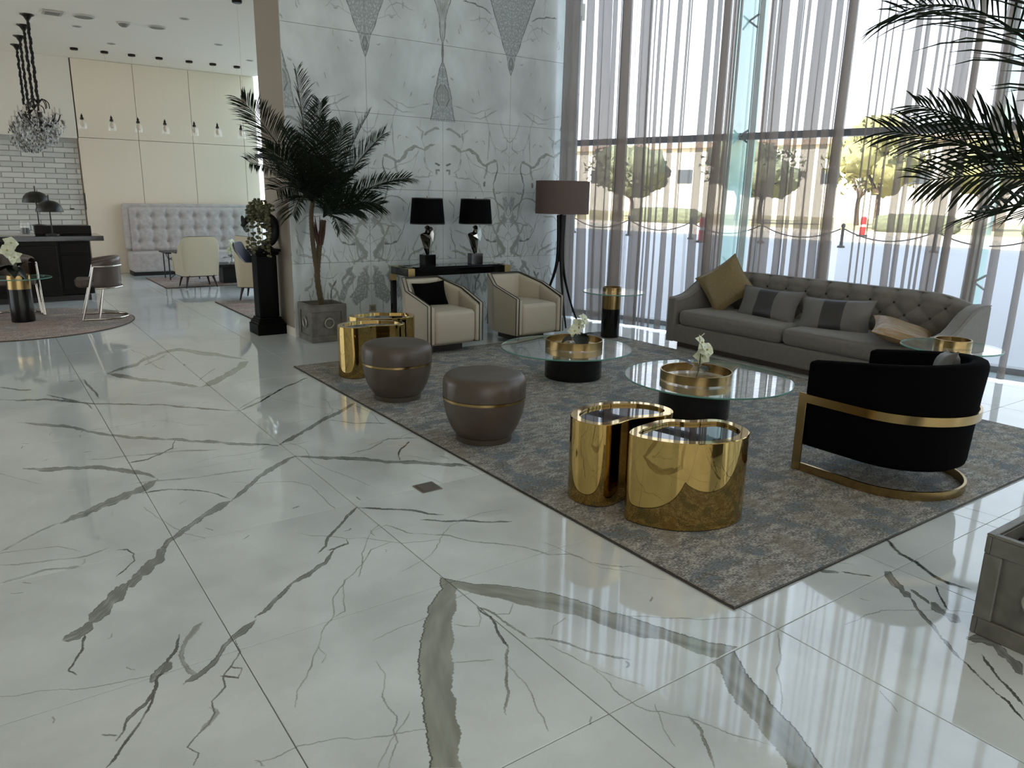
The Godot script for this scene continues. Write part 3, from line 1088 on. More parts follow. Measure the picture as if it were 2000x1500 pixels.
func rug_picture(sd: int, tones: Array, w := 1024, h := 1280) -> ImageTexture:
	# worn pile: broad patches, cross-wise streaks and fine weave
	var im := Image.create(w, h, false, Image.FORMAT_RGB8)
	var a := FastNoiseLite.new()
	a.seed = sd
	a.frequency = 0.006
	a.fractal_octaves = 3
	var b := FastNoiseLite.new()
	b.seed = sd + 1
	b.frequency = 0.035
	b.fractal_octaves = 3
	var c := FastNoiseLite.new()
	c.seed = sd + 2
	c.frequency = 0.28
	c.fractal_octaves = 2
	var ia := a.get_image(w, h)
	var ib := b.get_image(w / 3, h)
	ib.resize(w, h)
	var ic := c.get_image(w, h / 3)
	ic.resize(w, h, Image.INTERPOLATE_BILINEAR)
	var id := c.get_image(w / 4, h)
	id.resize(w, h, Image.INTERPOLATE_BILINEAR)
	var da := ia.get_data()
	var db := ib.get_data()
	var dc := ic.get_data()
	var dd := id.get_data()
	var out := PackedByteArray()
	out.resize(w * h * 3)
	for i in w * h:
		var p := da[i] / 255.0
		var q := db[i] / 255.0
		var f := (dc[i] + dd[i]) / 510.0
		var light := clampf((q - 0.5) * 0.9 + (f - 0.5) * 3.4 + (p - 0.5) * 0.5 + 0.45, 0.0, 1.0)
		var col: Color = tones[0].lerp(tones[1], light)
		if p < 0.42 and q > 0.45:
			col = col.lerp(tones[2], clampf((0.42 - p) * 5.0, 0.0, 0.6))
		elif p > 0.6:
			col = col.lerp(tones[3], clampf((p - 0.6) * 3.0, 0.0, 0.5))
		out[i * 3] = int(clampf(col.r, 0, 1) * 255)
		out[i * 3 + 1] = int(clampf(col.g, 0, 1) * 255)
		out[i * 3 + 2] = int(clampf(col.b, 0, 1) * 255)
	return ImageTexture.create_from_image(Image.create_from_data(w, h, false, Image.FORMAT_RGB8, out))


func pillow(o: Node3D, called: String, w: float, h: float, t: float, m: Material, sd := 1.0, middle: Material = null) -> void:
	var side := func(sgn: float, u0: float, u1: float, nu: int) -> Geo:
		return Geo.new().surf(nu, 14, func(uu, vv):
			var u: float = lerpf(u0, u1, uu) * 2.0 - 1.0
			var v: float = vv * 2.0 - 1.0
			var x := w * 0.5 * u * (1.0 - 0.09 * (1.0 - v * v))
			var y := h * 0.5 * v * (1.0 - 0.11 * (1.0 - u * u))
			var th := t * 0.5 * pow(maxf(0.0, (1.0 - u * u * u * u) * (1.0 - v * v * v * v)), 0.55)
			th *= 1.0 + 0.1 * sin(u * 5.0 + sd) * sin(v * 4.0 + sd * 2.0)
			return Vector3(x * sgn, y, sgn * (th + 0.002)))
	if middle == null:
		put(o, called, side.call(1.0, 0.0, 1.0, 14), m)
		put(o, called, side.call(-1.0, 0.0, 1.0, 14), m)
	else:
		put(o, "side_panel", side.call(1.0, 0.0, 0.34, 8), m)
		put(o, "centre_band", side.call(1.0, 0.34, 0.66, 8), middle, "smooth charcoal middle band")
		put(o, "side_panel", side.call(1.0, 0.66, 1.0, 8), m)
		put(o, "back", side.call(-1.0, 0.0, 1.0, 14), m)
	# piped seam
	var pts := []
	for i in 64:
		var a := i / 16.0
		var k := int(a)
		var f := (a - k) * 2.0 - 1.0
		var uv: Vector2 = [Vector2(f, -1), Vector2(1, f), Vector2(-f, 1), Vector2(-1, -f)][k]
		pts.append(Vector3(w * 0.5 * uv.x * (1.0 - 0.09 * (1.0 - uv.y * uv.y)), h * 0.5 * uv.y * (1.0 - 0.11 * (1.0 - uv.x * uv.x)), 0))
	put(o, "seam", Geo.new().tube(pts, 0.005, 6, false, true), m)


func build_sofa() -> void:
	# x 6.17 (front) to 6.99 (back), z -5.72 to -2.78; local x = forwards (towards -X of the room is +front)
	var fab: StandardMaterial3D = M["sofa cloth"]
	var o := thing("sofa", "long grey button-tufted sofa with sloping arms in front of the sheer curtains", "sofa", Vector3(6.58, 0, -4.25))
	var L := 2.94
	var hl := L / 2
	put(o, "plinth", Geo.new().box(Vector3(0.02, 0.035, 0), Vector3(0.62, 0.07, L - 0.16), 0.004), mat("sofa plinth", Color(0.3, 0.26, 0.23), 0.6))
	put(o, "seat_base", Geo.new().soft(Vector3(-0.01, 0.165, 0), Vector3(0.78, 0.19, L - 0.2), 0.02), fab)
	# seat cushions
	for s: float in [-1.0, 1.0]:
		put(o, "seat_cushion", Geo.new().soft(Vector3(-0.06, 0.345, s * 0.655), Vector3(0.69, 0.16, 1.3), 0.055, 6, 0.018), fab)
	# arms: profile in x, y swept across the arm's thickness
	for s: float in [-1.0, 1.0]:
		var prof := v2([-0.41, 0.07, -0.41, 0.50, -0.405, 0.535, -0.39, 0.55, -0.30, 0.555, -0.2, 0.575, -0.1, 0.62, 0.0, 0.685, 0.09, 0.735, 0.18, 0.765, 0.29, 0.775, 0.40, 0.77, 0.405, 0.07])
		var g := Geo.new()
		# outline lies in x, y: build it lying down and stand it up
		g.xf = Transform3D(Basis(Vector3(1, 0, 0), Vector3(0, 0, 1), Vector3(0, 1, 0)), Vector3(0, 0, s * (hl - 0.065) - 0.065))
		g.prism(prof, 0.0, 0.13, 0.022, true, 28.0)
		var arm := put(o, "arm", g, fab)
		var pp := []
		for i in range(3, 12):
			pp.append(Vector3(prof[i].x, prof[i].y - 0.004, s * (hl - 0.012)))
		put(arm, "piping", Geo.new().tube(pp, 0.006, 6), fab)
	# tufted back: pillows between buttons in a diamond grid
	var z0 := -hl + 0.13
	var z1 := hl - 0.13
	var py := 0.105
	var pz := 0.115
	var topf := func(z: float) -> float:
		var e := clampf((absf(z) - 0.95) / 0.4, 0.0, 1.0)
		return 0.835 - 0.075 * e * e
	var back := Geo.new().surf(220, 34, func(u, v):
		var z: float = lerpf(z0, z1, u)
		var top: float = topf.call(z)
		var y: float = lerpf(0.3, top, v)
		var a := (z / pz + (y - 0.71) / py) * 0.5
		var b := (z / pz - (y - 0.71) / py) * 0.5
		var puff := 0.0
		if y < 0.72:
			puff = pow(absf(sin(PI * a)) * absf(sin(PI * b)), 0.42)
		else:
			var sx := absf(sin(PI * (z / pz) * 0.5))
			puff = lerpf(pow(absf(sin(PI * a)) * absf(sin(PI * b)), 0.42), pow(sx, 0.5), clampf((y - 0.72) / 0.05, 0.0, 1.0))
		var lean: float = 0.1 * (y - 0.3)
		var rnd := pow(clampf((y - (top - 0.06)) / 0.06, 0.0, 1.0), 2.0) * 0.06
		return Vector3(0.243 + lean - puff * 0.04 + rnd, y, z))
	var bk := put(o, "backrest", back, fab)
	put(bk, "back_panel", Geo.new().surf(40, 12, func(u, v):
		var z: float = lerpf(z1, z0, u)
		var top: float = topf.call(z)
		var pts := [Vector2(0.31, top - 0.004), Vector2(0.34, top + 0.004), Vector2(0.375, top - 0.002), Vector2(0.4, top - 0.03), Vector2(0.405, 0.07)]
		var k: float = v * 4.0
		var i := mini(int(k), 3)
		var q: Vector2 = pts[i].lerp(pts[i + 1], k - i)
		return Vector3(q.x, q.y, z)), fab)
	for row in 3:
		for i in range(-12, 13):
			var z := (i + (0.5 if row % 2 else 0.0)) * pz * 2.0
			var y := 0.71 - row * py
			if absf(z) > z1 - 0.05 or y < 0.44:
				continue
			put(bk, "button", Geo.new().ball(Vector3(0.239 + 0.1 * (y - 0.3), y, z), Vector3(0.009, 0.013, 0.013), 8, 6), mat("sofa button", Color(0.16, 0.155, 0.145), 0.8))
	# cushions lying on the sofa
	var gold: StandardMaterial3D = M["gold silk"]
	var grey: StandardMaterial3D = M["cushion grey"]
	var c1 := thing("gold_cushion", "square gold cushion propped on its corner at the far sofa arm", "cushion", Vector3(6.65, 0.70, -5.33))
	c1.basis = Basis(Vector3.UP, -PI / 2 + 0.35) * Basis(Vector3.RIGHT, -0.32) * Basis(Vector3.BACK, PI / 4 - 0.12)
	pillow(c1, "cover", 0.5, 0.5, 0.14, gold, 1.0)
	var c2 := thing("lumbar_cushion", "grey cushion with charcoal band beside the propped gold cushion", "cushion", Vector3(6.6, 0.555, -4.72), 0.0, "banded grey cushions on the sofa")
	c2.basis = Basis(Vector3.UP, -PI / 2 - 0.05) * Basis(Vector3.RIGHT, -0.34)
	pillow(c2, "cover", 0.74, 0.36, 0.15, grey, 2.0, M["cushion band"])
	var c3 := thing("lumbar_cushion", "grey cushion with charcoal band and pointed corner beside the flat gold cushion", "cushion", Vector3(6.56, 0.545, -3.95), 0.0, "banded grey cushions on the sofa")
	c3.basis = Basis(Vector3.UP, -PI / 2 + 0.12) * Basis(Vector3.RIGHT, -0.4) * Basis(Vector3.BACK, 0.05)
	pillow(c3, "cover", 0.7, 0.36, 0.16, grey, 4.0, M["cushion band"])
	var c4 := thing("gold_cushion", "crumpled gold cushion lying flat against the near sofa arm", "cushion", Vector3(6.42, 0.515, -3.22))
	c4.basis = Basis(Vector3.UP, 0.5) * Basis(Vector3.BACK, 0.1) * Basis(Vector3.RIGHT, -PI / 2 + 0.26)
	pillow(c4, "cover", 0.6, 0.5, 0.13, M["gold silk shiny"], 3.0)


func build_armchairs() -> void:
	var hide: StandardMaterial3D = M["cream leather"]
	var pipe := mat("dark piping", Color(0.16, 0.15, 0.13), 0.5)
	var o := thing("tub_armchair", "cream faceted tub armchair with a black cushion, beside the brass drums", "armchair", Vector3(3.9, 0.012, -6.86), 0.03, "cream tub armchairs before the marble wall")
	# plan of the outside, from the front left round the back to the front right, with heights
	var plan := [[-0.335, 0.37, 0.50], [-0.365, -0.02, 0.615], [-0.225, -0.35, 0.715], [0.225, -0.35, 0.715], [0.365, -0.02, 0.615], [0.335, 0.37, 0.50]]
	var th := 0.085
	var inn := []
	for i in plan.size():
		var p := Vector2(plan[i][0], plan[i][1])
		var q := p * (1.0 - th / 0.37)
		if i == 0 or i == plan.size() - 1:
			q = Vector2(p.x - signf(p.x) * th, p.y)
		inn.append(q)
	var shell := Geo.new()
	for i in plan.size() - 1:
		var a: Array = plan[i]
		var b: Array = plan[i + 1]
		var ta := 0.86
		var A0 := Vector3(a[0] * 0.94, 0.095, a[1] * 0.97)
		var B0 := Vector3(b[0] * 0.94, 0.095, b[1] * 0.97)
		var A1 := Vector3(a[0], a[2], a[1])
		var B1 := Vector3(b[0], b[2], b[1])
		var A2 := Vector3(lerpf(a[0], inn[i].x, 0.5), a[2], lerpf(a[1], inn[i].y, 0.5))
		var B2 := Vector3(lerpf(b[0], inn[i + 1].x, 0.5), b[2], lerpf(b[1], inn[i + 1].y, 0.5))
		shell.poly([A0, B0, B1, A1], Vector3(0, 0.4, 0))
		shell.poly([A1, B1, B2, A2], Vector3(0, 0.2, 0))
	# closed fronts of the arms and the underside
	for s in [0, 5]:
		var a: Array = plan[s]
		var ox: float = a[0]
		shell.poly([Vector3(ox * 0.94, 0.095, a[1] * 0.97), Vector3(lerpf(ox, inn[s].x, 0.5), 0.095, a[1] * 0.97), Vector3(lerpf(ox, inn[s].x, 0.5), a[2], a[1]), Vector3(ox, a[2], a[1])], Vector3(0, 0.3, 0))
	shell.poly([Vector3(-0.31, 0.095, 0.36), Vector3(-0.34, 0.095, -0.02), Vector3(-0.21, 0.095, -0.34), Vector3(0.21, 0.095, -0.34), Vector3(0.34, 0.095, -0.02), Vector3(0.31, 0.095, 0.36)], Vector3(0, 0.4, 0))
	put(o, "outer_shell", shell, hide)
	# padded lining: one panel for each facet, arms split in two
	for i in plan.size() - 1:
		var a: Array = plan[i]
		var b: Array = plan[i + 1]
		var ma := Vector2(lerpf(a[0], inn[i].x, 0.52), lerpf(a[1], inn[i].y, 0.52 if i > 0 else 0.0))
		var mb := Vector2(lerpf(b[0], inn[i + 1].x, 0.52), lerpf(b[1], inn[i + 1].y, 0.52 if i < 4 else 0.0))
		var ia: Vector2 = inn[i]
		var ib: Vector2 = inn[i + 1]
		var dz := 0.012
		put(o, "lining_panel", Geo.new().surf(8, 10, func(u, v):
			var hgt: float = lerpf(a[2], b[2], u) - 0.012
			var rim := clampf(v / 0.25, 0.0, 1.0)
			var outp := ma.lerp(mb, u)
			var inp := ia.lerp(ib, u)
			var e := sqrt(maxf(0.0, 1.0 - (1.0 - rim) * (1.0 - rim)))
			var p := outp.lerp(inp, e)
			var mid := inp * (1.0 - 0.035 * sin(PI * u) * clampf(v * 2.0, 0.0, 1.0))
			if v > 0.25:
				p = mid
			var y: float = hgt - (0.035 * (1.0 - cos(rim * PI / 2)) if v < 0.25 else 0.035 + (v - 0.25) / 0.75 * (hgt - 0.035 - 0.3))
			return Vector3(p.x, y, p.y - (dz if (i == 0 or i == 4) and absf(p.y - 0.37) < 0.01 else 0.0))), hide)
	for s in [0, 5]:
		var a: Array = plan[s]
		var xo: float = lerpf(a[0], inn[s].x, 0.52)
		put(o, "arm_front", Geo.new().soft(Vector3((xo + inn[s].x) / 2, 0.295, a[1] - 0.03), Vector3(absf(xo - inn[s].x) + 0.004, 0.385, 0.07), 0.016), hide)
	var line := func(k: float, dy: float) -> Array:
		var p := [Vector3(lerpf(plan[0][0], inn[0].x, k), 0.1, plan[0][1] + 0.002)]
		for i in plan.size():
			p.append(Vector3(lerpf(plan[i][0], inn[i].x, k), plan[i][2] + dy, lerpf(plan[i][1], inn[i].y, k) + (0.002 if i % 5 == 0 else 0.0)))
		p.append(Vector3(lerpf(plan[5][0], inn[5].x, k), 0.1, plan[5][1] + 0.002))
		return p
	put(o, "piping", Geo.new().tube(line.call(0.02, 0.001), 0.0055, 6), pipe)
	put(o, "piping", Geo.new().tube(line.call(0.5, 0.001), 0.0055, 6), pipe)
	put(o, "seat", Geo.new().soft(Vector3(0, 0.265, 0.055), Vector3(0.5, 0.34, 0.64), 0.045, 6, 0.012), hide)
	put(o, "plinth", Geo.new().box(Vector3(0, 0.048, 0.02), Vector3(0.36, 0.094, 0.4), 0.003), mat("dark wood plinth", Color(0.2, 0.19, 0.18), 0.5))
	copy(o, Vector3(5.02, 0.012, -6.9), 0.02, "cream faceted tub armchair without cushion, beside the tall floor lamp")
	var c := thing("black_cushion", "black velvet cushion leaning in the cream armchair", "cushion", Vector3(3.89, 0.565, -6.98))
	c.basis = Basis(Vector3.UP, 0.05) * Basis(Vector3.RIGHT, -0.3) * Basis(Vector3.BACK, 0.04)
	pillow(c, "cover", 0.4, 0.26, 0.12, M["black velvet"], 1.5)


func build_barrel_chair() -> void:
	# black velvet barrel chair facing the marble wall, flat brass frame
	var o := thing("barrel_chair", "black velvet barrel armchair in a flat brass frame", "armchair", Vector3(4.285, 0.012, -2.1))
	var vel: StandardMaterial3D = M["black velvet"]
	var brass: StandardMaterial3D = M["brushed brass"]
	var R := 0.375
	var arm := 0.36
	# u runs from the front of the left arm round the back to the front of the right arm
	var plan := func(u: float, r: float) -> Vector2:
		var ln := arm * 2.0 + PI * R
		var s: float = u * ln
		if s < arm:
			return Vector2(-r, -arm + s)
		if s > arm + PI * R:
			return Vector2(r, -(s - arm - PI * R))
		var a: float = (s - arm) / R
		return Vector2(-cos(a) * r, sin(a) * r)
	var rise := func(u: float) -> float: return 0.675 + 0.085 * sin(PI * clampf(u, 0.0, 1.0))
	var flare := func(u: float) -> float: return 1.0 + 0.085 * sin(PI * clampf(u, 0.0, 1.0))
	var th := 0.1
	var body := Geo.new().surf(72, 26, func(u, v):
		# v: up the outside, over the rounded top, down the inside
		var top: float = rise.call(u)
		var fl: float = flare.call(u)
		var pts := [Vector2(R - 0.035, 0.155), Vector2(R - 0.004, 0.17), Vector2(R, 0.25), Vector2(R * lerpf(1.0, fl, 0.55), top - 0.2), Vector2(R * fl, top - 0.04), Vector2(R * fl - 0.012, top - 0.01), Vector2(R * fl - 0.035, top), Vector2(R * fl - 0.065, top), Vector2(R * fl - 0.09, top - 0.012), Vector2(R * fl - th, top - 0.04), Vector2(R * 0.985 - th, top - 0.22), Vector2(R - th, 0.34)]
		var k: float = v * (pts.size() - 1)
		var i := mini(int(k), pts.size() - 2)
		var q: Vector2 = pts[i].lerp(pts[i + 1], k - i)
		var p: Vector2 = plan.call(u, q.x)
		return Vector3(p.x, q.y, p.y))
	var sh := put(o, "shell", body, vel)
	for s: float in [-1.0, 1.0]:
		put(sh, "arm_end", Geo.new().soft(Vector3(s * (R - th / 2), 0.415, -arm + 0.004), Vector3(th, 0.515, 0.05), 0.022), vel)
	put(o, "seat", Geo.new().prism(smooth_loop(seat_plan(0.272, -0.34, 0.27), 2), 0.17, 0.415, 0.03), vel)
	put(o, "bottom", Geo.new().prism(seat_plan(0.345, -0.35, 0.345), 0.153, 0.172, 0.0), vel)
	# frame: floor ring, posts and band round the shell
	var ring := func(y: float, r: float) -> Array:
		var p := []
		var n := []
		for i in 49:
			var u := i / 48.0
			var a: Vector2 = plan.call(u, r)
			p.append(Vector3(a.x, y, a.y))
			var b: Vector2 = plan.call(u, r + 0.1) - a
			n.append(Vector3(b.x, 0, b.y).normalized())
		return [p, n]
	var rf: Array = ring.call(0.026, R + 0.008)
	put(o, "floor_ring", Geo.new().band(rf[0], rf[1], 0.05, 0.014), brass)
	var rb: Array = ring.call(0.455, R + 0.026)
	put(o, "waist_band", Geo.new().band(rb[0], rb[1], 0.05, 0.014), brass)
	for s: float in [-1.0, 1.0]:
		put(o, "post", Geo.new().box(Vector3(s * (R + 0.012), 0.241, -arm - 0.02), Vector3(0.014, 0.48, 0.055), 0.002), brass)
	var c := thing("small_grey_cushion", "small grey cushion inside the black barrel chair", "cushion", Vector3(4.46, 0.63, -1.98))
	c.basis = Basis(Vector3.UP, -2.6) * Basis(Vector3.RIGHT, -0.25) * Basis(Vector3.BACK, 0.15)
	pillow(c, "cover", 0.36, 0.3, 0.1, M["cushion grey"], 1.0)


func seat_plan(r: float, zf: float, zb: float) -> PackedVector2Array:
	var o := PackedVector2Array([Vector2(-r, zf), Vector2(-r, zf * 0.5)])
	for i in 13:
		var a := PI * i / 12.0
		o.append(Vector2(-cos(a) * r, sin(a) * zb))
	o.append(Vector2(r, zf * 0.5))
	o.append(Vector2(r, zf))
	return o


func build_poufs() -> void:
	var hide: StandardMaterial3D = M["bronze leather"]
	var o := thing("round_pouf", "round bronze leather pouf with thin brass band, nearer the big brass drums", "pouf", Vector3(2.625, 0.0115, -3.99), 0.0, "bronze leather poufs")
	put(o, "base", Geo.new().lathe([Vector2(0.178, 0.0), Vector2(0.187, 0.003), Vector2(0.187, 0.037), Vector2(0.18, 0.042)], 48), mat("bronze base", Color(0.3, 0.27, 0.23), 0.42, 0.3))
	put(o, "body", Geo.new().lathe([Vector2(0.17, 0.038), Vector2(0.188, 0.044), Vector2(0.212, 0.075), Vector2(0.237, 0.125), Vector2(0.257, 0.185), Vector2(0.268, 0.24), Vector2(0.272, 0.285)], 64), hide)
	put(o, "brass_band", Geo.new().lathe([Vector2(0.266, 0.283), Vector2(0.2745, 0.2845), Vector2(0.2745, 0.3005), Vector2(0.266, 0.302)], 64), M["brushed brass"])
	var top := put(o, "top_cushion", Geo.new().lathe([Vector2(0.268, 0.3), Vector2(0.2735, 0.304), Vector2(0.276, 0.35), Vector2(0.2745, 0.395), Vector2(0.268, 0.42), Vector2(0.255, 0.437), Vector2(0.236, 0.446), Vector2(0.2, 0.4505), Vector2(0.1, 0.4545), Vector2(0.0, 0.4555)], 64), hide)
	for k in 3:
		var a := 1.15 + TAU * k / 3.0
		put(top, "seam", Geo.new().tube([Vector3(cos(a) * 0.274, 0.305, sin(a) * 0.274), Vector3(cos(a) * 0.2765, 0.35, sin(a) * 0.2765), Vector3(cos(a) * 0.275, 0.395, sin(a) * 0.275), Vector3(cos(a) * 0.262, 0.428, sin(a) * 0.262)], 0.0018, 5), hide)
	copy(o, Vector3(2.61, 0.0115, -5.23), 0.5, "round bronze leather pouf with thin brass band, before the brass drums by the palm planter")


const DRUM_A := [2.469, -2.927, 2.525, -2.981, 2.621, -3.029, 2.73, -3.039, 2.826, -3.023, 2.91, -2.983, 2.98, -2.926, 3.026, -2.865, 3.046, -2.797, 3.037, -2.721, 3.007, -2.674, 2.945, -2.64, 2.863, -2.645, 2.792, -2.672, 2.744, -2.69, 2.693, -2.695, 2.64, -2.685, 2.593, -2.672, 2.54, -2.668, 2.488, -2.685, 2.449, -2.736, 2.432, -2.805, 2.439, -2.872]
const DRUM_B := [2.521, -2.537, 2.587, -2.578, 2.663, -2.592, 2.736, -2.592, 2.809, -2.612, 2.874, -2.6, 2.91, -2.56, 2.938, -2.522, 2.985, -2.496, 3.056, -2.49, 3.103, -2.447, 3.121, -2.38, 3.106, -2.296, 3.077, -2.236, 3.044, -2.201, 2.989, -2.171, 2.916, -2.155, 2.833, -2.156, 2.752, -2.177, 2.677, -2.214, 2.614, -2.263, 2.564, -2.324, 2.526, -2.398, 2.506, -2.461, 2.503, -2.505]


func brass_drum(label: String, plan: Array, group: String) -> Node3D:
	var raw := v2(plan)
	var c := Vector2.ZERO
	for p in raw:
		c += p
	c /= raw.size()
	for i in raw.size():
		raw[i] -= c
	# even the traced outline out
	for k in 1:
		var q := raw.duplicate()
		for i in raw.size():
			q[i] = raw[i] * 0.5 + (raw[(i + 1) % raw.size()] + raw[(i - 1 + raw.size()) % raw.size()]) * 0.25
		raw = q
	var o := thing("brass_drum_table", label, "side table", Vector3(c.x, 0.0115, c.y), 0.0, group)
	var out := smooth_loop(raw, 4)
	var inn := inset(out, 0.047)
	var h := 0.452
	put(o, "foot", Geo.new().prism(inset(out, 0.006), 0.0, 0.006), mat("black foot", Color(0.02, 0.02, 0.02), 0.5))
	var g := Geo.new()
	g.prism(out, 0.006, h - 0.003, 0.0, false)
	g.sg += 1
	var inn2 := inset(out, 0.003)
	var n := out.size()
	# rim with a rounded outer edge and the wall of the recess
	var lo := inset(out, 0.05)
	for i in n:
		var j := (i + 1) % n
		var ring := func(p: PackedVector2Array, y: float, k: int) -> Vector3: return Vector3(p[k].x, y, p[k].y)
		# outline direction decides the side that faces out
		g.poly([ring.call(out, h - 0.003, i), ring.call(out, h - 0.003, j), ring.call(inn2, h, j), ring.call(inn2, h, i)], Vector3(0, 0, 0))
		g.poly([ring.call(inn2, h, i), ring.call(inn2, h, j), ring.call(inn, h, j), ring.call(inn, h, i)], Vector3(0, 0, 0))
		g.quad(ring.call(inn, h, i), ring.call(inn, h, j), ring.call(inn, h - 0.02, j), ring.call(inn, h - 0.02, i), g.sg)
	put(o, "drum", g, M["polished gold"])
	put(o, "glass_top", Geo.new().prism(lo, h - 0.024, h - 0.014), M["black mirror"], "dark mirror glass set into the rim")
	return o


func build_drums() -> void:
	var a := brass_drum("kidney shaped polished brass drum table on the rug, behind its matching neighbour", DRUM_A, "kidney shaped brass drums")
	var b := brass_drum("kidney shaped polished brass drum table standing nearest the rug corner", DRUM_B, "kidney shaped brass drums")
	var pa := a.position
	var pb := b.position
	copy(a, pa + Vector3(0.05, 0, -3.28), 0.0, "kidney shaped polished brass drum table partly behind the leather pouf")
	copy(b, Vector3(3.1, 0.0115, -6.5), 0.0, "kidney shaped polished brass drum table next to the cream armchair")


func vase_flower(o: Node3D, sd: int, tall := 1.0) -> void:
	# small round glass vase with a white orchid bloom and dark leaves
	put(o, "vase", Geo.new().lathe([Vector2(0.0, 0.0), Vector2(0.035, 0.001), Vector2(0.045, 0.012), Vector2(0.05, 0.04), Vector2(0.046, 0.07), Vector2(0.032, 0.09), Vector2(0.03, 0.105), Vector2(0.036, 0.112)], 24), M["clear glass"])
	rng.seed = sd
	var stem := []
	for i in 5:
		stem.append(Vector3(0.012 * sin(i), 0.01 + i * 0.045 * tall, 0.008 * i))
	put(o, "stem", Geo.new().tube(stem, 0.004, 6), mat("flower stem", Color(0.25, 0.33, 0.16), 0.6))
	# three open blooms of five rounded petals, each turned its own way
	for b in 3:
		var ba := 2.2 + b * 1.5 + sd * 0.7
		var c := Vector3(cos(ba) * 0.045, (0.15 + 0.05 * b) * tall, 0.03 + sin(ba) * 0.035)
		var f := Vector3(-0.55 + 0.4 * b, 0.35, 0.75).normalized()
		var e1 := f.cross(Vector3.UP).normalized()
		var e2 := e1.cross(f)
		for k in 5:
			var a := TAU * k / 5.0 + b
			var d := e1 * cos(a) + e2 * sin(a)
			var sd2 := f.cross(d).normalized()
			put(o, "petal", Geo.new().surf(5, 4, func(u, v):
				var w: float = 0.034 * sin(PI * pow(0.08 + 0.92 * u, 0.8)) * (v * 2.0 - 1.0)
				return c + d * 0.068 * u + sd2 * w + f * (0.016 * u - 0.03 * u * u + 0.25 * absf(w))), M["petal"])
		put(o, "bloom_heart", Geo.new().ball(c + f * 0.006, Vector3(0.008, 0.008, 0.008), 8, 6), mat("bloom heart", Color(0.7, 0.68, 0.4), 0.6))
	for i in 3:
		var a := 1.2 + i * 2.1 + sd
		put(o, "leaf", leaf_blade(Vector3(cos(a) * 0.03, 0.1, sin(a) * 0.03), Vector3(cos(a), -0.15 + 0.35 * i, sin(a)), 0.15, 0.085, 0.25), M["dark leaf"])


# a leaf blade: pointed oval, folded along the midrib
func leaf_blade(base: Vector3, dir: Vector3, ln: float, wd: float, droop: float) -> Geo:
	var d := dir.normalized()
	var side := d.cross(Vector3.UP)
	if side.length() < 0.05:
		side = Vector3.RIGHT
	side = side.normalized()
	var up := side.cross(d).normalized()
	return Geo.new().surf(6, 4, func(u, v):
		var w: float = wd * 0.5 * sin(PI * pow(u, 0.75)) * (1.0 if u < 0.999 else 0.0)
		var s: float = v * 2.0 - 1.0
		return base + d * ln * u + side * w * s + up * (-droop * ln * u * u + absf(s) * w * 0.25))


func disc_table(called: String, label: String, at: Vector3, r: float, hg: float, gr: float, off: Vector3, ring_top: float, band_from: float, cat: String, group: String) -> Node3D:
	var o := thing(called, label, cat, at, 0.0, group)
	var blk := mat("black lacquer", Color(0.015, 0.015, 0.017), 0.16)
	put(o, "drum", Geo.new().lathe([Vector2(0, 0), Vector2(r - 0.004, 0), Vector2(r, 0.004), Vector2(r, band_from)], 56), blk, "black lacquered drum")
	put(o, "brass_band", Geo.new().lathe([Vector2(r - 0.01, band_from), Vector2(r + 0.002, band_from), Vector2(r + 0.002, hg - 0.001), Vector2(0, hg - 0.001)], 56), M["brushed brass"])
	var t := 0.012
	# the sheet itself is thin glass, its cut rim is greenish
	var gl := Geo.new()
	gl.lathe([Vector2(gr - 0.002, hg + t), Vector2(0, hg + t)], 80, off)
	gl.lathe([Vector2(0, hg), Vector2(gr - 0.002, hg)], 80, off)
	put(o, "glass_top", gl, M["table glass"])
	put(o, "glass_edge", Geo.new().lathe([Vector2(gr - 0.003, hg), Vector2(gr, hg + 0.003), Vector2(gr, hg + t - 0.002), Vector2(gr - 0.003, hg + t)], 80, off), M["glass rim"])
	put(o, "brass_ring", Geo.new().lathe([Vector2(r - 0.008, hg + t), Vector2(r + 0.002, hg + t), Vector2(r + 0.002, ring_top - 0.002), Vector2(r, ring_top), Vector2(r - 0.006, ring_top), Vector2(r - 0.008, ring_top - 0.002), Vector2(r - 0.008, hg + t)], 56, Vector3.ZERO, 20.0), M["brushed brass"])
	return o


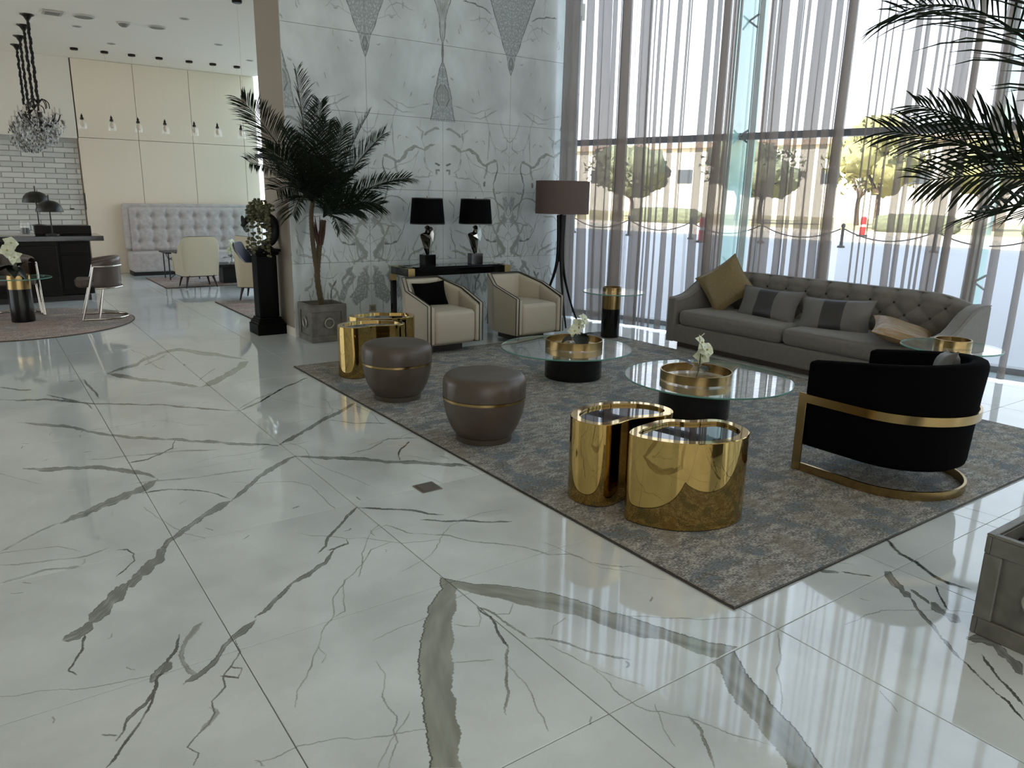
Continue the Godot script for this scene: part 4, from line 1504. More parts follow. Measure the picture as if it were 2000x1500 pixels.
func build_tables() -> void:
	var y := 0.012
	disc_table("coffee_table", "round glass coffee table on black drum, closer to the cream armchairs", Vector3(4.29, y, -5.06), 0.257, 0.272, 0.585, Vector3(-0.09, 0, 0), 0.347, 0.205, "coffee table", "glass coffee tables with brass rings")
	disc_table("coffee_table", "round glass coffee table on black drum, closer to the kidney brass drums", Vector3(4.27, y, -3.62), 0.262, 0.272, 0.62, Vector3(0.11, 0, 0.02), 0.35, 0.205, "coffee table", "glass coffee tables with brass rings")
	disc_table("side_table", "tall round glass side table on black drum by the curtain, with empty brass ring", Vector3(5.97, 0.012, -6.4), 0.108, 0.52, 0.36, Vector3(0.03, 0, 0), 0.585, 0.335, "side table", "tall glass side tables")
	disc_table("side_table", "tall round glass side table beside the near sofa arm behind the black chair", Vector3(5.86, y, -2.56), 0.125, 0.545, 0.34, Vector3(-0.02, 0, 0), 0.61, 0.35, "side table", "tall glass side tables")
	var v1 := thing("flower_vase", "glass vase with white bloom and big dark leaf, in the brass ring nearer the armchairs", "vase", Vector3(4.27, 0.2965, -5.0))
	vase_flower(v1, 2)
	put(v1, "leaf", leaf_blade(Vector3(0, 0.14, 0.03), Vector3(-0.25, -0.75, 0.6), 0.19, 0.15, 0.05), M["dark leaf"])
	var v2_ := thing("flower_vase", "glass vase with white orchid bloom, in the brass ring nearer the kidney drums", "vase", Vector3(4.25, 0.2965, -3.6))
	vase_flower(v2_, 5, 1.15)
	put(v2_, "bud_stem", Geo.new().tube(smooth_line([Vector3(0.02, 0.15, 0), Vector3(0.05, 0.24, -0.01), Vector3(0.03, 0.31, -0.01), Vector3(0.055, 0.34, 0)], 4), 0.003, 5), M["petal"])
	# metal floor socket in the marble
	var fb := thing("floor_box", "small square metal socket box set in the marble floor", "floor box", Vector3(1.89, 0.0, -3.44))
	put(fb, "frame", Geo.new().box(Vector3(0, 0.002, 0), Vector3(0.125, 0.0045, 0.125), 0.001), mat("box steel", Color(0.5, 0.48, 0.455), 0.45, 0.5))
	put(fb, "lid", Geo.new().box(Vector3(0, 0.0065, 0), Vector3(0.1, 0.005, 0.1), 0.001), mat("box lid", Color(0.44, 0.42, 0.395), 0.5, 0.4))


# ---------------------------------------------------------------- console, lamps, palms, pedestal
func build_console() -> void:
	var blk := mat("black gloss", Color(0.012, 0.012, 0.014), 0.08)
	var o := thing("console_table", "black lacquered console table with brass corner caps against the marble wall", "console table", Vector3(4.6, 0, -7.72))
	var W := 1.42
	var D := 0.44
	var H := 0.785
	put(o, "top", Geo.new().box(Vector3(0, H - 0.045, 0), Vector3(W - 0.02, 0.085, D - 0.02), 0.003), blk)
	for sx: float in [-1.0, 1.0]:
		for sz: float in [-1.0, 1.0]:
			var x := sx * (W / 2 - 0.03)
			var z := sz * (D / 2 - 0.03)
			put(o, "leg", Geo.new().box(Vector3(x, (H - 0.16) / 2, z), Vector3(0.055, H - 0.16, 0.055), 0.002), blk)
			var g := Geo.new()
			g.box(Vector3(sx * (W / 2 - 0.055), H - 0.045, sz * (D / 2 - 0.055)), Vector3(0.082, 0.09, 0.112), 0.002)
			g.box(Vector3(x, H - 0.125, z), Vector3(0.06, 0.075, 0.06), 0.002)
			put(o, "corner_cap", g, M["satin brass"], "brass corner cap")
	put(o, "glass_sheet", Geo.new().box(Vector3(0, H + 0.0045, 0), Vector3(W - 0.14, 0.005, D - 0.14), 0.001), mat("console glass", Color(0.02, 0.022, 0.022), 0.03))
	# sculptural table lamps
	var top := H + 0.0075
	var l := thing("table_lamp", "black shaded table lamp on angular chrome figure, on the console end nearer the palm", "lamp", Vector3(4.26, top, -7.7), 0.1, "pair of sculptural table lamps")
	var chrome := mat("dark chrome", Color(0.33, 0.31, 0.28), 0.09, 1.0)
	put(l, "base", Geo.new().box(Vector3(0, 0.065, 0), Vector3(0.15, 0.13, 0.12), 0.003), blk)
	# figure: narrow foot, broad shoulders, folded arm, bowed head; sections are polygons joined into facets
	var secs := [[0.13, 0.0, 0.022, 0.022], [0.2, -0.012, 0.04, 0.03], [0.28, -0.02, 0.055, 0.036], [0.345, -0.03, 0.078, 0.04], [0.365, -0.022, 0.07, 0.036], [0.38, 0.005, 0.038, 0.03], [0.41, 0.012, 0.03, 0.03], [0.435, -0.002, 0.034, 0.032], [0.455, 0.0, 0.02, 0.02]]
	var fig := Geo.new()
	for i in secs.size() - 1:
		for k in 6:
			var pts := []
			for e in [[i, k], [i, k + 1], [i + 1, k + 1], [i + 1, k]]:
				var s: Array = secs[e[0]]
				var a: float = TAU * e[1] / 6.0 + 0.25 * e[0]
				pts.append(Vector3(s[1] + cos(a) * s[2], s[0], sin(a) * s[3]))
			var cc := Vector3((secs[i][1] + secs[i + 1][1]) / 2, (secs[i][0] + secs[i + 1][0]) / 2, 0)
			fig.poly([pts[0], pts[1], pts[2]], cc)
			fig.poly([pts[0], pts[2], pts[3]], cc)
	put(l, "figure", fig, chrome, "angular dark chrome figure")
	var drape := Geo.new()
	var dp := [Vector3(0.02, 0.45, 0.03), Vector3(0.06, 0.43, 0.02), Vector3(0.072, 0.36, 0.025), Vector3(0.045, 0.275, 0.045), Vector3(0.02, 0.3, 0.05), Vector3(-0.05, 0.34, 0.045), Vector3(0.0, 0.36, 0.05)]
	for t in [[0, 1, 6], [1, 2, 6], [2, 3, 6], [3, 4, 6], [4, 5, 6]]:
		drape.poly([dp[t[0]], dp[t[1]], dp[t[2]]], Vector3(0, 0.35, -0.3))
	put(l, "shawl", drape, mat("bright chrome", Color(0.8, 0.79, 0.77), 0.1, 1.0))
	put(l, "neck", Geo.new().tube([Vector3(0, 0.45, 0), Vector3(0, 0.52, 0)], 0.008, 8), chrome)
	var y0 := 0.475
	var y1 := 0.765
	var shade := put(l, "shade", Geo.new().lathe([Vector2(0.2, y0), Vector2(0.175, y1), Vector2(0.172, y1), Vector2(0.197, y0)], 48, Vector3.ZERO, 20.0), mat("black shade", Color(0.04, 0.037, 0.042), 0.7), "black drum shade")
	M["black shade"].metallic_specular = 0.15
	put(shade, "trim", Geo.new().lathe([Vector2(0.1985, y0 - 0.002), Vector2(0.203, y0 - 0.001), Vector2(0.2015, y0 + 0.01), Vector2(0.199, y0 + 0.01)], 48), mat("pewter trim", Color(0.25, 0.25, 0.25), 0.3, 0.8))
	put(shade, "trim", Geo.new().lathe([Vector2(0.1745, y1 - 0.01), Vector2(0.1785, y1 - 0.01), Vector2(0.177, y1 + 0.002), Vector2(0.173, y1 + 0.002)], 48), M["pewter trim"])
	put(l, "spider", Geo.new().tube([Vector3(-0.173, y1 - 0.01, 0), Vector3(0.173, y1 - 0.01, 0)], 0.003, 6), chrome)
	put(l, "finial", Geo.new().tube([Vector3(0, 0.52, 0), Vector3(0, y1 + 0.022, 0)], 0.006, 8), chrome)
	copy(l, Vector3(4.9, top, -7.68), -0.15, "black shaded table lamp on angular chrome figure, on the console end nearer the floor lamp")
	var cord := thing("lamp_cord", "thin black cable curling from the lamp on the console", "cable", Vector3(4.1, top + 0.004, -7.7))
	put(cord, "cable", Geo.new().tube(smooth_line([Vector3(0.08, 0, 0.02), Vector3(0.04, 0.03, 0.04), Vector3(0, 0.012, 0.0), Vector3(-0.05, 0.0, -0.06), Vector3(-0.09, 0, -0.12)], 5), 0.003, 5), blk)


func build_floor_lamp() -> void:
	var o := thing("floor_lamp", "tall floor lamp with brown drum shade and slender black tripod", "lamp", Vector3(6.05, 0, -7.47))
	var blk := mat("black bronze", Color(0.03, 0.028, 0.027), 0.35, 0.4)
	for k in 3:
		var a := 0.12 + TAU * k / 3.0
		var d := Vector3(cos(a), 0, -sin(a))
		put(o, "leg", Geo.new().tube(smooth_line([d * 0.36 + Vector3(0, 0.008, 0), d * 0.25 + Vector3(0, 0.2, 0), d * 0.13 + Vector3(0, 0.48, 0), d * 0.05 + Vector3(0, 0.75, 0), d * 0.03 + Vector3(0, 1.02, 0), d * 0.034 + Vector3(0, 1.25, 0), d * 0.04 + Vector3(0, 1.38, 0)], 4), [0.011, 0.011, 0.012, 0.012, 0.013, 0.013, 0.014, 0.015, 0.016, 0.017, 0.018, 0.02, 0.021, 0.022, 0.023, 0.024, 0.025, 0.026, 0.026, 0.026, 0.026, 0.026, 0.026, 0.026, 0.026], 8), blk)
	put(o, "stem", Geo.new().tube([Vector3(0, 0.8, 0), Vector3(0, 1.6, 0)], 0.02, 10), blk)
	var y0 := 1.395
	var y1 := 1.79
	var R := 0.335
	put(o, "shade", Geo.new().lathe([Vector2(R, y0), Vector2(R, y1), Vector2(R - 0.004, y1), Vector2(R - 0.004, y0), Vector2(R, y0)], 56, Vector3.ZERO, 20.0), M["brown shade"], "brown fabric drum shade")
	put(o, "diffuser", Geo.new().lathe([Vector2(0.02, y1 - 0.02), Vector2(R - 0.005, y1 - 0.02)], 40), mat("shade diffuser", Color(0.6, 0.57, 0.52), 0.8))


func planter(label: String, at: Vector3, turn: float) -> Node3D:
	var zn: StandardMaterial3D = M["zinc"]
	var o := thing("square_planter", label, "planter", at, turn, "square metal planters with ring handles")
	var W := 0.41
	var H := 0.4
	# four walls with a recessed field, rolled rim, soil
	for k in 4:
		var g := Geo.new()
		g.xf = Transform3D(Basis(Vector3.UP, k * PI / 2), Vector3.ZERO)
		var z := W / 2
		var rail := W if k % 2 == 0 else W - 0.037
		g.box(Vector3(0, H / 2, z - 0.024), Vector3(W - 0.04, H - 0.01, 0.012), 0.001)
		g.box(Vector3(0, 0.035, z - 0.0095), Vector3(rail, 0.07, 0.019), 0.004)
		g.box(Vector3(0, H - 0.035, z - 0.0095), Vector3(rail, 0.07, 0.019), 0.004)
		for s: float in [-1.0, 1.0]:
			g.box(Vector3(s * (W / 2 - 0.033), H / 2, z - 0.0095), Vector3(0.06, H - 0.138, 0.019), 0.004)
		var wall := put(o, "side_wall", g, zn)
		var r := Geo.new()
		r.xf = Transform3D(Basis(Vector3.UP, k * PI / 2), Vector3.ZERO)
		var c := Vector3(0, 0.205, z - 0.008)
		var pts := []
		for i in 28:
			var a := TAU * i / 28.0
			pts.append(c + Vector3(cos(a) * 0.05, sin(a) * 0.05, 0.006))
		r.tube(pts, 0.009, 8, false, true)
		put(wall, "ring_handle", r, mat("worn steel", Color(0.66, 0.65, 0.62), 0.3, 0.7))
		var b := Geo.new()
		b.xf = r.xf
		put(wall, "ring_boss", b.box(c + Vector3(0, 0.05, 0.0), Vector3(0.024, 0.03, 0.02), 0.003), M["worn steel"])
	var rim := Geo.new()
	for k in 4:
		rim.xf = Transform3D(Basis(Vector3.UP, k * PI / 2), Vector3.ZERO)
		rim.box(Vector3(0, H + 0.004, W / 2 - 0.014), Vector3(W if k % 2 == 0 else W - 0.055, 0.012, 0.028), 0.003)
	put(o, "rim", rim, zn)
	put(o, "liner", Geo.new().box(Vector3(0, H - 0.12, 0), Vector3(W - 0.05, 0.1, W - 0.05), 0.001), mat("potting bark", Color(0.035, 0.037, 0.045), 0.7))
	var st := Geo.new()
	rng.seed = 9
	for i in 46:
		var s := rng.randf_range(0.018, 0.036)
		st.ball(Vector3(rng.randf_range(-0.16, 0.16), H - 0.068, rng.randf_range(-0.16, 0.16)), Vector3(s, s * 0.6, s), 7, 5)
	put(o, "pebbles", st, mat("dark pebbles", Color(0.1, 0.11, 0.13), 0.45), "", "stuff")
	return o


# one palm frond: arching rachis and two rows of narrow leaflets
func frond(a: Vector3, b: Vector3, arch: float, n: int, leaf: float, sd: int, fold := 0.35, width := 0.0115, back := -99.0, thick := 1.3) -> Geo:
	var g := Geo.new()
	rng.seed = sd
	n = int(n * thick)
	var lim := func(q: Vector3) -> Vector3: return Vector3(q.x, q.y, maxf(q.z, back))
	var pts := []
	var ln := a.distance_to(b)
	for i in 13:
		var t := i / 12.0
		pts.append(a.lerp(b, t) + Vector3(0, arch * ln * 4.0 * t * (1.0 - t), 0))
	var rad := []
	for i in 13:
		rad.append(lerpf(0.0085, 0.0022, i / 12.0))
	g.tube(pts, rad, 5, false)
	g.sg += 1
	for i in n:
		var t := lerpf(0.09, 0.995, float(i) / (n - 1))
		var k := t * 12.0
		var j := mini(int(k), 11)
		var p: Vector3 = pts[j].lerp(pts[j + 1], k - j)
		var d: Vector3 = (pts[j + 1] - pts[j]).normalized()
		var side := d.cross(Vector3.UP).normalized()
		var up := side.cross(d).normalized()
		# the blade of the frond is rolled about its midrib
		var roll := 0.85 * (1.0 if sd % 3 else -0.6) * (1.0 - 0.6 * absf(d.y))
		var side0 := side
		side = side0 * cos(roll) + up * sin(roll)
		up = up * cos(roll) - side0 * sin(roll)
		for s: float in [-1.0, 1.0]:
			var size := 1.6 * leaf * (0.35 + 0.65 * sin(PI * pow(t, 0.7) * 0.93 + 0.12)) * rng.randf_range(0.85, 1.12)
			var fwd := lerpf(0.45, 1.25, t) + rng.randf_range(-0.12, 0.12)
			var dir := (side * s + d * fwd + up * (fold + rng.randf_range(-0.15, 0.15))).normalized()
			var drp := Vector3(0, -1, 0) * size * rng.randf_range(0.12, 0.3)
			var wn := dir.cross(up).normalized() * width * 0.5
			if wn.length() < 0.001:
				wn = d * width * 0.5
			var m1: Vector3 = lim.call(p + dir * size * 0.4 + drp * 0.12)
			var m2: Vector3 = lim.call(p + dir * size * 0.75 + drp * 0.5)
			var tip: Vector3 = lim.call(p + dir * size + drp)
			var keel := up * width * 0.22
			# a folded blade: two facets along its keel
			g.quad(p - wn * 0.4, m1 - wn, m1 - keel, p, -1)
			g.quad(p, m1 - keel, m1 + wn, p + wn * 0.4, -1)
			g.quad(m1 - wn, m2 - wn * 0.75, m2 - keel * 0.7, m1 - keel, -1)
			g.quad(m1 - keel, m2 - keel * 0.7, m2 + wn * 0.75, m1 + wn, -1)
			g.tri(m2 - wn * 0.75, tip, m2 - keel * 0.7, -1)
			g.tri(m2 - keel * 0.7, tip, m2 + wn * 0.75, -1)
	return g


func trunk(pts: Array, r0: float, r1: float, called: String, o: Node3D, m: Material) -> void:
	# stacked leaf scars make rings along the stem
	var line := smooth_line(pts, 16)
	var rad := []
	for i in line.size():
		var t := float(i) / (line.size() - 1)
		rad.append(lerpf(r0, r1, t) * (1.0 + 0.09 * (1.0 if i % 3 == 0 else -0.4)))
	put(o, called, Geo.new().tube(line, rad, 10), m)


func build_palms() -> void:
	var zn: StandardMaterial3D = M["zinc"]
	planter("square metal planter with ring handle holding the palm by the marble wall", Vector3(3.055, 0, -7.945), 0.0)
	planter("square metal planter with ring handle beside the rug end, under overhanging palm fronds", Vector3(3.13, 0, -0.845), 0.0)
	var bark: StandardMaterial3D = M["palm bark"]
	var green: StandardMaterial3D = M["palm leaf"]
	var z := -7.9
	var base := Vector3(3.055, 0.33, -7.93)
	var o := thing("palm_tree", "artificial palm with forked slender trunk and dark fronds before the marble wall", "palm", base)
	var loc := func(x: float, y: float, dz: float) -> Vector3: return at_z(x, y, z + dz) - base
	# main stem and the fork that leaves it low down
	trunk([Vector3(0.0, 0, 0), loc.call(620, 545, 0.02), loc.call(622, 500, 0.02), loc.call(625, 470, 0.02), loc.call(632, 430, 0.02)], 0.033, 0.03, "trunk", o, bark)
	trunk([loc.call(619, 530, 0.03), loc.call(613, 490, 0.05), loc.call(609, 450, 0.05), loc.call(608, 415, 0.05), loc.call(612, 390, 0.04)], 0.026, 0.024, "side_trunk", o, bark)
	var boot := Geo.new()
	for k in 7:
		var a := k * 0.9
		var b: Vector3 = loc.call(625, 478, 0.02)
		boot.tube([b + Vector3(cos(a) * 0.02, 0, sin(a) * 0.02), b + Vector3(cos(a) * 0.05, 0.12, sin(a) * 0.05), b + Vector3(cos(a) * 0.075, 0.24 + 0.03 * (k % 3), sin(a) * 0.075)], [0.016, 0.014, 0.003], 6)
	put(o, "leaf_sheath", boot, mat("red brown sheath", Color(0.3, 0.17, 0.14), 0.7), "reddish brown leaf sheaths")
	var c1: Vector3 = loc.call(632, 424, 0.03)
	var c2: Vector3 = loc.call(612, 398, 0.04)
	# frond tips: pixel, depth offset, which crown, arch, leaflets, leaf length
	var tips := [[578, 140, 0.1, 1, 0.03, 46, 0.26], [472, 195, 0.35, 1, 0.06, 54, 0.27], [488, 318, 0.45, 1, 0.1, 46, 0.2], [540, 372, 0.35, 1, 0.16, 40, 0.22], [626, 200, -0.05, 1, 0.02, 44, 0.22],
		[720, 222, 0.0, 0, 0.06, 44, 0.2], [750, 262, 0.25, 0, 0.07, 52, 0.22], [798, 348, 0.2, 0, 0.08, 58, 0.22], [742, 400, 0.45, 0, 0.13, 46, 0.22], [664, 452, 0.5, 0, 0.2, 36, 0.2],
		[572, 420, 0.5, 1, 0.22, 40, 0.22], [668, 250, 0.35, 0, 0.03, 40, 0.22], [560, 255, 0.5, 1, 0.05, 44, 0.24], [705, 330, 0.55, 0, 0.1, 42, 0.22], [600, 300, 0.7, 1, 0.16, 40, 0.24], [655, 330, 0.65, 0, 0.16, 38, 0.22], [520, 290, 0.2, 1, 0.09, 44, 0.22], [700, 410, 0.25, 0, 0.16, 40, 0.2], [640, 240, 0.3, 1, 0.02, 40, 0.22]]
	var i := 0
	for t in tips:
		i += 1
		put(o, "frond", frond(c2 if t[3] else c1, loc.call(t[0], t[1], t[2]), t[4], t[5], t[6], 100 + i, 0.35, 0.0115, -8.14 - base.z), green)
	# the palm beside the camera: only its left-hand fronds reach into the picture
	var rb := Vector3(3.13, 0.33, -0.845)
	var r := thing("palm_tree", "artificial palm whose black-green fronds hang across the curtain, in the planter at the rug end", "palm", rb)
	trunk([Vector3.ZERO, Vector3(0.03, 0.5, 0.02), Vector3(0.0, 0.9, 0.03), Vector3(-0.02, 1.2, 0.0)], 0.035, 0.03, "trunk", r, bark)
	var rc := Vector3(-0.02, 1.22, 0.0)
	var far := func(x: float, y: float, t: float) -> Vector3: return at_depth(x, y, t) - rb
	var rt := [[1755, 24, 2.9, 0.2, 46, 0.26], [1795, 206, 2.75, 0.05, 54, 0.17], [1738, 256, 2.6, 0.06, 54, 0.2], [1815, 352, 2.5, 0.09, 46, 0.18], [1880, -50, 2.9, 0.2, 44, 0.26], [1900, 420, 2.35, 0.08, 36, 0.15], [2040, -150, 2.4, 0.1, 40, 0.24], [2290, 60, 2.2, 0.1, 36, 0.24], [2380, 400, 2.3, 0.2, 36, 0.22], [2330, 200, 3.3, 0.1, 36, 0.24], [2170, 20, 3.4, 0.1, 36, 0.24]]
	i = 0
	for t in rt:
		i += 1
		put(r, "frond", frond(rc, far.call(t[0], t[1], t[2]), t[3], t[4], t[5], 300 + i, 0.25, 0.0105, -99.0, 0.85), green)


func build_pedestal() -> void:
	var blk := mat("black satin", Color(0.03, 0.03, 0.033), 0.4)
	blk.metallic_specular = 0.2
	var o := thing("pedestal", "tall black square pedestal with moulded foot at the taupe wall end", "pedestal", Vector3(2.655, 0, -8.62))
	var g := Geo.new()
	g.box(Vector3(0, 0.06, 0), Vector3(0.33, 0.12, 0.33), 0.004)
	g.box(Vector3(0, 0.13, 0), Vector3(0.305, 0.03, 0.305), 0.006)
	g.box(Vector3(0, 0.155, 0), Vector3(0.28, 0.03, 0.28), 0.008)
	g.box(Vector3(0, 0.18, 0), Vector3(0.255, 0.03, 0.255), 0.008)
	put(o, "foot", g, blk)
	put(o, "shaft", Geo.new().box(Vector3(0, 0.545, 0), Vector3(0.225, 0.72, 0.225), 0.02), blk)
	var h := Geo.new()
	h.box(Vector3(0, 0.905, 0), Vector3(0.245, 0.02, 0.245), 0.006)
	h.box(Vector3(0, 0.925, 0), Vector3(0.27, 0.025, 0.27), 0.008)
	h.box(Vector3(0, 0.952, 0), Vector3(0.295, 0.03, 0.295), 0.004)
	put(o, "cap", h, blk)
	# crescent sculpture vase: a flat black pot with an opening through it and a lip that turns to the left
	var v := thing("crescent_vase", "matt black crescent shaped vase with a hole, on the black pedestal", "vase", Vector3(2.655, 0.968, -8.6), 0.25)
	var mt := mat("matt black clay", Color(0.02, 0.02, 0.021), 0.6)
	var ring := []
	var rad := []
	var path := [Vector3(-0.25, 0.25, 0), Vector3(-0.17, 0.33, 0), Vector3(-0.04, 0.37, 0), Vector3(0.07, 0.33, 0), Vector3(0.13, 0.25, 0), Vector3(0.135, 0.16, 0), Vector3(0.09, 0.08, 0), Vector3(0.0, 0.045, 0)]
	ring = smooth_line(path, 5)
	for i in ring.size():
		var t := float(i) / (ring.size() - 1)
		rad.append(lerpf(0.02, 0.075, clampf(t * 2.0, 0, 1)) if t < 0.5 else lerpf(0.075, 0.045, (t - 0.5) * 2.0))
	put(v, "body", Geo.new().tube(ring, rad, 14), mt)
	put(v, "lip", Geo.new().surf(10, 8, func(a, b):
		var an: float = a * TAU
		return Vector3(-0.21 - 0.05 * b * cos(an) * 0.3 - 0.02 * b, 0.28 + 0.09 * cos(an) * (0.4 + 0.6 * b), 0.05 * sin(an) * (0.4 + 0.6 * b))), mt)
	put(v, "foot", Geo.new().lathe([Vector2(0.0, 0.0), Vector2(0.1, 0.0), Vector2(0.105, 0.01), Vector2(0.07, 0.03), Vector2(0.0, 0.045)], 28), mt)
	# trailing plant: stems hung with small round leaves
	var p := thing("trailing_plant", "trailing grey-green string plant spilling over the black vase", "plant", Vector3(2.6, 1.36, -8.5))
	p.scale = Vector3.ONE * 1.15
	rng.seed = 44
	var lm := [M["sage leaf"], M["olive leaf"]]
	for s in 16:
		var a := rng.randf() * TAU
		var r := rng.randf_range(0.02, 0.1)
		var drop := rng.randf_range(0.12, 0.42) if s > 4 else rng.randf_range(-0.14, -0.04)
		var pts := smooth_line([Vector3(0, -0.02, 0), Vector3(cos(a) * r, 0.05, sin(a) * r * 0.7 + 0.03), Vector3(cos(a) * r * 1.5, 0.02 - drop * 0.3, sin(a) * r + 0.05), Vector3(cos(a) * r * 1.6, -drop, sin(a) * r + 0.06)], 5)
		var g2 := Geo.new().tube(pts, 0.0025, 4)
		for k in pts.size() * 2:
			var q: Vector3 = pts[k / 2] + Vector3(rng.randf_range(-0.02, 0.02), rng.randf_range(-0.012, 0.012), rng.randf_range(-0.015, 0.02))
			var rr := rng.randf_range(0.011, 0.02)
			g2.ball(q, Vector3(rr, rr * 0.8, rr), 6, 4)
		put(p, "strand", g2, lm[s % 2])
	for s in 26:
		var d := Vector3(rng.randf_range(-1, 1), rng.randf_range(0.1, 1.2), rng.randf_range(-1, 1)).normalized()
		var g3 := Geo.new().tube([Vector3.ZERO, d * 0.06, d * 0.12], 0.002, 4)
		for k in 7:
			var q := d * (0.04 + 0.014 * k) + Vector3(rng.randf_range(-0.03, 0.03), rng.randf_range(-0.02, 0.03), rng.randf_range(-0.03, 0.03))
			g3.ball(q, Vector3(0.016, 0.012, 0.016), 6, 4)
		put(p, "sprig", g3, lm[s % 2])


# ---------------------------------------------------------------- the lounge behind: counter, stools, banquette, lights
func build_counter() -> void:
	var wood := mat("espresso wood", Color(0.075, 0.065, 0.055), 0.45)
	var o := thing("bar_counter", "long dark wood counter with an overhanging top before the white brick", "counter", Vector3(0, 0, -12.8))
	wood.metallic_specular = 0.3
	put(o, "body", Geo.new().box(Vector3(-0.9, 0.47, 0), Vector3(3.66, 0.78, 0.7), 0.004), wood)
	put(o, "side_cabinet", Geo.new().box(Vector3(1.145, 0.47, -0.12), Vector3(0.43, 0.78, 0.6), 0.004), wood)
	put(o, "plinth", Geo.new().box(Vector3(-0.7, 0.04, -0.03), Vector3(4.0, 0.08, 0.6), 0.002), mat("black plinth", Color(0.012, 0.012, 0.012), 0.4))
	for i in 6:
		put(o, "front_panel", Geo.new().box(Vector3(0.66 - i * 0.6, 0.48, 0.356), Vector3(0.52, 0.64, 0.014), 0.004), wood)
	put(o, "drawer_front", Geo.new().box(Vector3(1.15, 0.75, 0.186), Vector3(0.36, 0.14, 0.014), 0.004), wood)
	put(o, "door_front", Geo.new().box(Vector3(1.15, 0.4, 0.186), Vector3(0.36, 0.5, 0.014), 0.004), wood)
	put(o, "worktop", Geo.new().box(Vector3(-0.65, 0.895, 0), Vector3(4.35, 0.07, 0.82), 0.004), mat("black stone", Color(0.035, 0.032, 0.03), 0.1))
	put(o, "raised_ledge", Geo.new().box(Vector3(1.08, 0.99, -0.28), Vector3(0.72, 0.12, 0.22), 0.004), wood)
	put(o, "marble_strip", Geo.new().box(Vector3(-0.9, 0.937, -0.1), Vector3(3.2, 0.014, 0.5), 0.002), mat("pale stone", Color(0.72, 0.71, 0.68), 0.15))
	var lm := mat("black lamp metal", Color(0.02, 0.02, 0.021), 0.4)
	var l := thing("mushroom_lamp", "black mushroom desk lamp with wide dome on the counter", "lamp", Vector3(0.92, 0.931, -12.75), 0.0, "black mushroom lamps on the counter")
	put(l, "base", Geo.new().lathe([Vector2(0, 0), Vector2(0.09, 0.0), Vector2(0.09, 0.012), Vector2(0.02, 0.022), Vector2(0, 0.022)], 28), lm)
	put(l, "stem", Geo.new().tube([Vector3(0, 0.02, 0), Vector3(0, 0.56, 0)], 0.009, 8), lm)
	put(l, "dome", Geo.new().lathe([Vector2(0.172, 0.325), Vector2(0.175, 0.33), Vector2(0.168, 0.37), Vector2(0.15, 0.415), Vector2(0.115, 0.455), Vector2(0.06, 0.48), Vector2(0.0, 0.487)], 36), lm)
	copy(l, Vector3(0.79, 1.051, -13.08), 0.0, "black mushroom desk lamp with wide dome on the raised ledge")
	var k := thing("glass_canister", "small glass canister with dark band at the end of the counter ledge", "canister", Vector3(0.6, 0.945, -12.9))
	put(k, "jar", Geo.new().lathe([Vector2(0, 0), Vector2(0.06, 0), Vector2(0.06, 0.15), Vector2(0.05, 0.16)], 24), M["clear glass"])
	put(k, "filling", Geo.new().lathe([Vector2(0, 0.003), Vector2(0.052, 0.003), Vector2(0.052, 0.08), Vector2(0, 0.082)], 20), mat("coffee dark", Color(0.05, 0.035, 0.03), 0.6))


